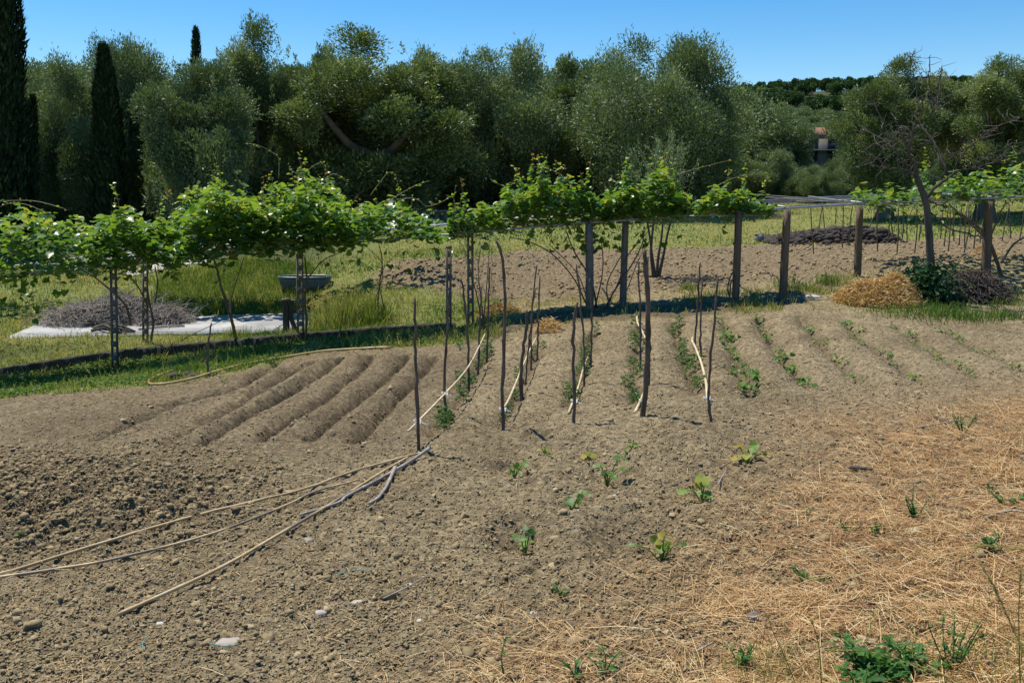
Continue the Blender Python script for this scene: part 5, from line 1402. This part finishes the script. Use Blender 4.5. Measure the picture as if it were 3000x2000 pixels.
# stones on the soil
def stone(label, px, py, r, tone, flat=.45):
    g = G(px, py); s = MB(); s.lump(g + A([0, 0, -r * flat * .25]), (r, r * .75, r * flat * .9), rng.integers(90), .5, tone, 2)
    return tag(s.build('stone', M['stone'], origin=g, smooth=False), label, 'stone', 'pale stones on the soil')
m, n, b = mat('stone')
c = ramp(n, tint_out(n), [(0, (.10, .09, .085)), (.5, (.33, .28, .22)), (1, (.56, .52, .46))])
n2 = noise(n, 18, 5, .65, objco(n)); n.links.new(mixc(n, mathn(n, 'MULTIPLY', n2, .5), c, (.24, .19, .14)), b.inputs['Base Color']); b.inputs['Roughness'].default_value = .85; bump(n, b, n2, .5, .01)
M['stone'] = m
for a in (('flat buff stone with pale face, largest stone in the left foreground', 525,1476,.125,.62,.25), ('small white stone below the lower end of the nearest cane', 366,1433,.038,1,.5), ('white stone on bare soil, left of the forked twig', 938,1340,.034,.95,.5),
          ('round pale stone below the middle of the foreground', 735,1410,.055,.75,.6), ('flat pale stone left of the forked twig', 826,1382,.085,.68,.25), ('white pebble below the flat pale stone', 963,1424,.03,1,.5),
          ('grey angular stone near the canes', 708,1246,.045,.6,.6), 
          ('white chip at the left bottom edge', 1226,1418,.035,.8,.4), 
          ('tiny white stone beside the dark green squash', 1325,1182,.028,.9,.6), ('small pale stone right of the dark squash pit', 1412,1150,.028,.8,.6), ):
    stone(*a)
stone('dark brown clod standing alone in the straw near the bottom', 1735, 1420, .07, .03, .9)
stone('large dark rounded boulder at the far end of the fourth row', 1520, 700, .19, .0, .85)
stone('long whitish stone slab lying right of the wooden posts', 1866, 684, .20, .95, .30)

# scraps of turquoise twine
m, n, b = mat('twine'); b.inputs['Base Color'].default_value = (.06, .25, .24, 1); M['twine'] = m
for lab, pts in (('scrap of turquoise twine at the bottom left', [(334,1508),(328,1500),(332,1488),(336,1478)]), ('scrap of turquoise twine below the flat stone', [(478,1494),(500,1498),(525,1500),(548,1496)]), ('turquoise twine thread on the soil below the canes', [(770,1338),(800,1326),(840,1322),(870,1320)])):
    pole('twine', lab, 'twine', pts, .004, .003, M['twine'], 'scraps of turquoise twine', True, None, 5, 14)

# hose
m, n, b = mat('hose_rubber')
n.links.new(ramp(n, tint_out(n), [(0, (.36, .20, .085)), (.6, (.50, .33, .13)), (1, (.62, .50, .24))]), b.inputs['Base Color']); b.inputs['Roughness'].default_value = .45; M['hose'] = m
pole('garden_hose', 'yellow orange hose looping along the upper edge of the bare bed', 'hose', [(395,857),(370,866),(352,874),(342,884),(352,889),(390,886),(440,876),(500,858),(560,842),(640,828),(740,812),(830,806),(900,803)], .022, .020, M['hose'], None, True, np.concatenate([np.full(10, .9), np.full(16, .25), np.full(44, .6)]) + .1 * rng.standard_normal(70), 8, 70)

# ------------------------------------------------------------------ heaps
def twig_heap(mbx, poly_px, centre, rx, ry, rz, n_, Lm, r0, tints, droop=.25):
    """twigs laid criss-cross over a low mound"""
    for q in range(n_):
        an = rng.uniform(0, 6.283); rr = math.sqrt(rng.random())
        x = math.cos(an) * rr; y = math.sin(an) * rr
        z = rz * max(0, 1 - rr ** 2.2) * rng.uniform(.35, 1.0) ** .5
        c = centre + A([x * rx, y * ry, z + .02])
        L = Lm * rng.uniform(.5, 1.4); a2 = rng.uniform(0, 6.283)
        d = A([math.cos(a2), math.sin(a2), rng.normal(0, .5)])
        e0 = c - d * L / 2; e1 = c + d * L / 2
        mid = c + A([rng.normal(0, .04), rng.normal(0, .04), rng.uniform(.0, .08)])
        e0[2] = max(e0[2] - droop * L * .3, centre[2] - .02); e1[2] = max(e1[2] - droop * L * .3, centre[2] - .02)
        mbx.tube([e0, mid, e1], [r0 * rng.uniform(.6, 1.4), r0, r0 * .4], 4, rng.uniform(*tints), cap=False)
zs = SLAB_Z
c1 = P(205, 722, 23.4); c2 = P(300, 715, 23.8); c3 = P(385, 722, 23.6)
s = MB()
for c, rx, ry, rz, n_ in ((P(190,722,23.4), 1.0, .75, .50, 700), (P(275,715,23.8), 1.05, .8, .70, 1100), (P(370,722,23.6), .75, .7, .42, 550)):
    c[2] = zs; twig_heap(s, None, c, rx, ry, rz, n_, .55, .0075, (.1, 1.0))
for q in range(110):
    a2 = rng.uniform(0, 6.283); px_ = rng.uniform(120, 420); p0 = A([P(px_, 720, 23.6)[0], 23.6 + rng.normal(0, .5), zs + rng.uniform(.05, .6) * max(.2, 1 - ((px_ - 275) / 170) ** 2)])
    d = A([math.cos(a2), math.sin(a2), rng.uniform(-.1, .8)]); L = rng.uniform(.5, 1.0)
    s.tube([p0, p0 + d * L * .5 + .04 * rng.standard_normal(3), p0 + d * L + A([0, 0, -.12 * L])], [.009, .007, .003], 4, rng.random(), cap=False)
tag(s.build('brush_pile', M['twig_grey'], origin=A([P(280,720,23.7)[0], 23.7, zs])), 'big heap of grey pruned twigs lying on the concrete slab', 'brush pile')
def slab_at(px, py, z=0.0):
    d = ray(px, py); t = (SLAB_Z + z - H) / d[2]; return np.array([0, 0, H]) + d * t
s = MB()
for q in range(16):
    a = slab_at(rng.uniform(208, 250), rng.uniform(744, 760), .04); b_ = slab_at(rng.uniform(250, 320), rng.uniform(750, 768), .04)
    s.tube(smooth_line([a, (a + b_) / 2 + A([0, 0, rng.uniform(.02, .16)]), b_], 7), np.linspace(rng.uniform(.03, .05), .02, 7), 6, rng.uniform(0, .6), wob=.1)
tag(s.build('branch_bundle', M['bark'], origin=slab_at(262, 758)), 'low bundle of dark knobbly branches on the slab before the twig heap', 'branches')
s = MB(); a, b_ = slab_at(318, 756, .03), slab_at(424, 748, .03)
s.tube([a, (a + b_) / 2 + A([0, 0, .02]), b_], [.028, .03, .026], 7, .5); tag(s.build('plank_pole', M['stick_grey'], origin=a), 'pale straight pole lying on the slab right of the branch bundle', 'pole')
s = MB(); c = slab_at(402, 741, .02); s.box(c, (.36, .7, .03), .3); tag(s.build('board', M['concrete_post'], origin=c), 'small grey flat board lying on the slab', 'board')
# bathtub on the bank
TBY = 27.6
tb = P(702, 668, TBY); tb[2] = P(702, 664, TBY)[2]
m, n, b = mat('tub_enamel')
n.links.new(ramp(n, noise(n, 3, 4, .6, objco(n)), [(.35, (.05, .075, .085)), (.7, (.11, .15, .165))]), b.inputs['Base Color']); b.inputs['Roughness'].default_value = .4; M['tub'] = m
tub = thing('tub', 'old blue grey tub standing in shade behind the slab, left of the tall grass', 'tub', tb)
zt = P(702, 637, TBY)[2]; hx_ = 60 * TBY / F; hz_ = zt - tb[2]
s = MB(); prof = [(.80, 0), (.92, .25), (.97, .7), (1.0, 1.0), (.94, 1.0), (.90, .7), (.84, .3), (.72, .14)]
N = 28; vs = []
for sx_, z_ in prof:
    for k in range(N):
        an = k * 2 * math.pi / N; ca, sa = math.cos(an), math.sin(an)
        p_ = 3.2
        rr = (abs(ca) ** p_ + abs(sa) ** p_) ** (-1 / p_)
        vs.append((tb[0] + ca * rr * hx_ * sx_, tb[1] + sa * rr * .38 * sx_, tb[2] + .02 + z_ * hz_))
fs = [(i * N + k, i * N + (k + 1) % N, (i + 1) * N + (k + 1) % N, (i + 1) * N + k) for i in range(len(prof) - 1) for k in range(N)]
s.add(vs, A(fs)); c0 = len(vs)
s.add([(tb[0], tb[1], tb[2] + .02 + .14 * hz_)] + vs[-N:], A([(0, 1 + k, 1 + (k + 1) % N) for k in range(N)]))
s.build('body', M['tub'], tub, smooth=True)
s = MB(); an = np.linspace(0, 2 * math.pi, 41); rr = (np.abs(np.cos(an)) ** 3.2 + np.abs(np.sin(an)) ** 3.2) ** (-1 / 3.2)
s.tube(np.c_[tb[0] + np.cos(an) * rr * hx_ * .985, tb[1] + np.sin(an) * rr * .375, np.full(41, tb[2] + hz_ + .02)], .032, 6, cap=False); s.build('rim', M['tub'], tub, smooth=True)
for ox in (-.8, .8):
    for oy in (-.2, .2):
        z1 = tb[2] + .04; z0_ = GZ(tb[0] + ox * hx_ * .8, tb[1] + oy) - .08
        s = MB(); s.box((tb[0] + ox * hx_ * .8, tb[1] + oy, (z0_ + z1) / 2), (.07, .07, max(.1, z1 - z0_))); s.build('leg', M['bark'], tub)
# two cut trunks beside the slotted post
for lab, pts, r in (('thick straight cut vine stump with lopped top, left of the pair by the slab', [(656,778),(657,740),(656,705),(655,688)], .075), ('bent cut vine stump, right of the pair by the slab', [(674,772),(676,752),(670,735),(668,712),(671,690)], .055)):
    g = G(654 if r > .06 else 676, 786); Ys = 21.0
    l = smooth_line([P(q[0], q[1], Ys) for q in pts], 12); l[0, 2] = GZ(l[0, 0], Ys) - .1
    s = MB(); s.tube(l, np.linspace(r * 1.1, r * .85, 12), 9, .1, wob=.06)
    for k in range(5):
        s.lump(l[-1] + rng.normal(0, .055, 3) * A([1.4, .6, .3]), (.06, .05, .03), k, .3, .9, 2)
    tag(s.build('cut_stump', M['bark'], origin=l[1], smooth=True), lab, 'stump')
# compost heap
g = P(1905, 556, 31.5); g[2] = GZ(g[0], 31.5)
s = MB()
m, n, b = mat('compost')
n2 = noise(n, 12, 6, .7, objco(n)); n.links.new(ramp(n, n2, [(.3, (.026, .019, .014)), (.7, (.10, .075, .056))]), b.inputs['Base Color']); b.inputs['Roughness'].default_value = .95; bump(n, b, n2, 1, .06); M['compost'] = m
prof_x = [1752, 1800, 1840, 1870, 1900, 1940, 1975, 2000, 2030, 2050]; prof_h = [.03, .13, .30, .36, .36, .43, .47, .38, .28, .07]
for q in range(1500):
    px = rng.uniform(1752, 2050); x = P(px, 556, 31.5)[0]; y = 31.5 + rng.normal(0, .55)
    hm = np.interp(px, prof_x, prof_h) * max(.1, 1 - ((y - 31.5) / 1.3) ** 2)
    r = rng.lognormal(-2.75, .4)
    s.lump((x, y, GZ(x, y) + hm * rng.random() ** .35 * .98), (r * 1.2, r, r * .8), q, .7, .3, 1)
tag(s.build('compost_heap', M['compost'], origin=g), 'long dark brown compost heap in front of the thick olive trunk', 'compost heap')
g = G(1743, 556); s = MB(); s.box(g + A([0, 0, .1]), (.24, .2, .26), .2); s.box(g + A([0, 0, .24]), (.28, .23, .03), .2); tag(s.build('wooden_crate', M['stick_grey'], origin=g), 'small weathered wooden box at the left end of the compost heap', 'box')
# straw heap
g = G(2020, 706)
s = MB()
n_ = 15000
an = rng.uniform(0, 6.283, n_); rr = np.sqrt(rng.random(n_))
ctr = P(2018, 690, g[1] + .55); ctr[2] = GZ(ctr[0], ctr[1])
xx = ctr[0] + np.cos(an) * rr * 92 * 20.5 / F; yy = ctr[1] + np.sin(an) * rr * .75
zz = ground_z(xx, yy) + .80 * np.clip(1 - rr ** 1.8, 0, 1) * (.5 + .9 * vnoise(xx * 2.0, yy * 2.0, 6)) * (1.0 + .2 * np.sin(xx * 3)) * rng.random(n_) ** .35
d = hdir(n_, 0, .45)
Ls = rng.uniform(.08, .34, n_)
s.leaves(STRIP, np.c_[xx, yy, zz] - d * Ls[:, None] * .5, d, rdir(n_, .6), Ls, rng.uniform(.008, .02, n_), np.clip(rng.normal(.7, .3, n_), 0, 1))
s.lump(ctr + A([0, .05, .02]), (.6, .45, .30), 4, .3, .25, 4)
tag(s.build('straw_heap', M['hay'], origin=ctr), 'golden brown heap of dry straw left of the bare tree', 'straw heap')
for lab, px, py, rx, n2_ in (('small tuft of golden straw at the far end of the second row', 1262, 762, 30, 380), ('low brown mound of dead leaves at the end of the first rows', 1140, 722, 55, 500), ('pale straw clump beyond the dark branch pile', 2265, 588, 30, 220)):
    g = G(px, py); an = rng.uniform(0, 6.283, n2_); rr = np.sqrt(rng.random(n2_))
    xx = g[0] + np.cos(an) * rr * rx * g[1] / F; yy = g[1] + np.sin(an) * rr * .35; zz = ground_z(xx, yy) + .26 * (1 - rr ** 2) * rng.random(n2_) ** .4
    d = hdir(n2_, 0, .4); s = MB()
    s.leaves(STRIP, np.c_[xx, yy, zz], d, rdir(n2_, .6), rng.uniform(.06, .2, n2_), rng.uniform(.008, .02, n2_), np.clip(rng.normal(.6 if 'brown' not in lab else .15, .2, n2_), 0, 1))
    tag(s.build('straw_tuft', M['hay'], origin=g), lab, 'straw')
# dark branch pile
c = P(2228, 680, 20.6); c[2] = GZ(c[0], 20.6)
s = MB(); twig_heap(s, None, c, .85, .6, .58, 900, .55, .009, (0, .7), .6)
s.lump(c + A([0, .05, .1]), (.6, .45, .42), 9, .25, 0, 3)
tag(s.build('branch_pile', M['twig_dark'], origin=c), 'dark heap of old prunings right of the ivy covered tree foot', 'brush pile')
# dark rags by the hose
g = G(418, 868); s = MB()
for q in range(16): s.lump(g + A([rng.normal(0, .17), rng.normal(0, .12), .03 + .05 * rng.random()]), (rng.uniform(.06, .13), .08, .03), q, .35, 0, 2)
tag(s.build('net_bundle', M['twig_dark'], origin=g), 'crumpled dark netting lying inside the hose loop', 'netting')
# vine rods in the bed beyond the right pergola
s0 = 0
RODS = [(1880,540,470),(1898,560,468),(1918,520,470),(1935,575,470),(1950,572,475),(1990,540,468),(2006,558,470),(2040,566,475),(2060,590,480),(2072,556,480),(2084,560,482),(2100,590,476),(2110,560,470),(2160,555,476),(2168,572,470),(2178,584,478),(2192,562,472),(2203,570,470),(2216,578,474),(2230,556,470),(2236,580,472),(2300,560,474),(2322,556,470),(2340,562,472),(2186,548,474),(2212,590,500),(2148,590,500),(2128,556,476),(2053,560,478),(2016,585,480),(1870,590,472),(2250,566,476)]
for k, (px, yb_, yt_) in enumerate(RODS):
    g = G(px, yb_ - 4); top_ = P(px + rng.normal(6, 11), yt_ - 6, g[1])
    l = smooth_line([g - A([0, 0, .1]), (g + top_) / 2 + A([rng.normal(0, .03), 0, 0]), top_], 8)
    s = MB(); s.tube(l, np.linspace(.021, .014, 8), 5, rng.uniform(.1, .6))
    tag(s.build('bean_pole', M['stake'], origin=g), 'thin brown pole among the rows of poles beyond the right pergola', 'pole', 'thin poles beyond the right pergola')
# rail fence far under the trees
fr = thing('rail_fence', 'low dark rail fence far under the olive trees', 'fence', G(985, 500))
for px in (940, 962, 1003, 1024, 1060, 1085):
    g = P(px, 503, 37.5); g[2] = GZ(g[0], g[1]); t = P(px, 487, 37.5)
    s = MB(); s.box((g + t) / 2, (.16, .12, max(.2, t[2] - g[2]) + .2)); s.build('post', M['frame'], fr)
a, b_ = P(915, 490, 37.4), P(1100, 482, 37.4)
s = MB(); s.tube([a, b_], .05, 6); s.build('rail', M['frame'], fr)
# bent pipe by the left wooden post
pole('bent_hose', 'bent brown hose stub rising beside the left wooden post', 'hose', [(1676,690,20.3),(1677,665,20.3),(1680,646,20.3),(1690,636,20.35),(1694,640,20.4)], .018, .018, M['stake'], None, False, None, 7, 16)
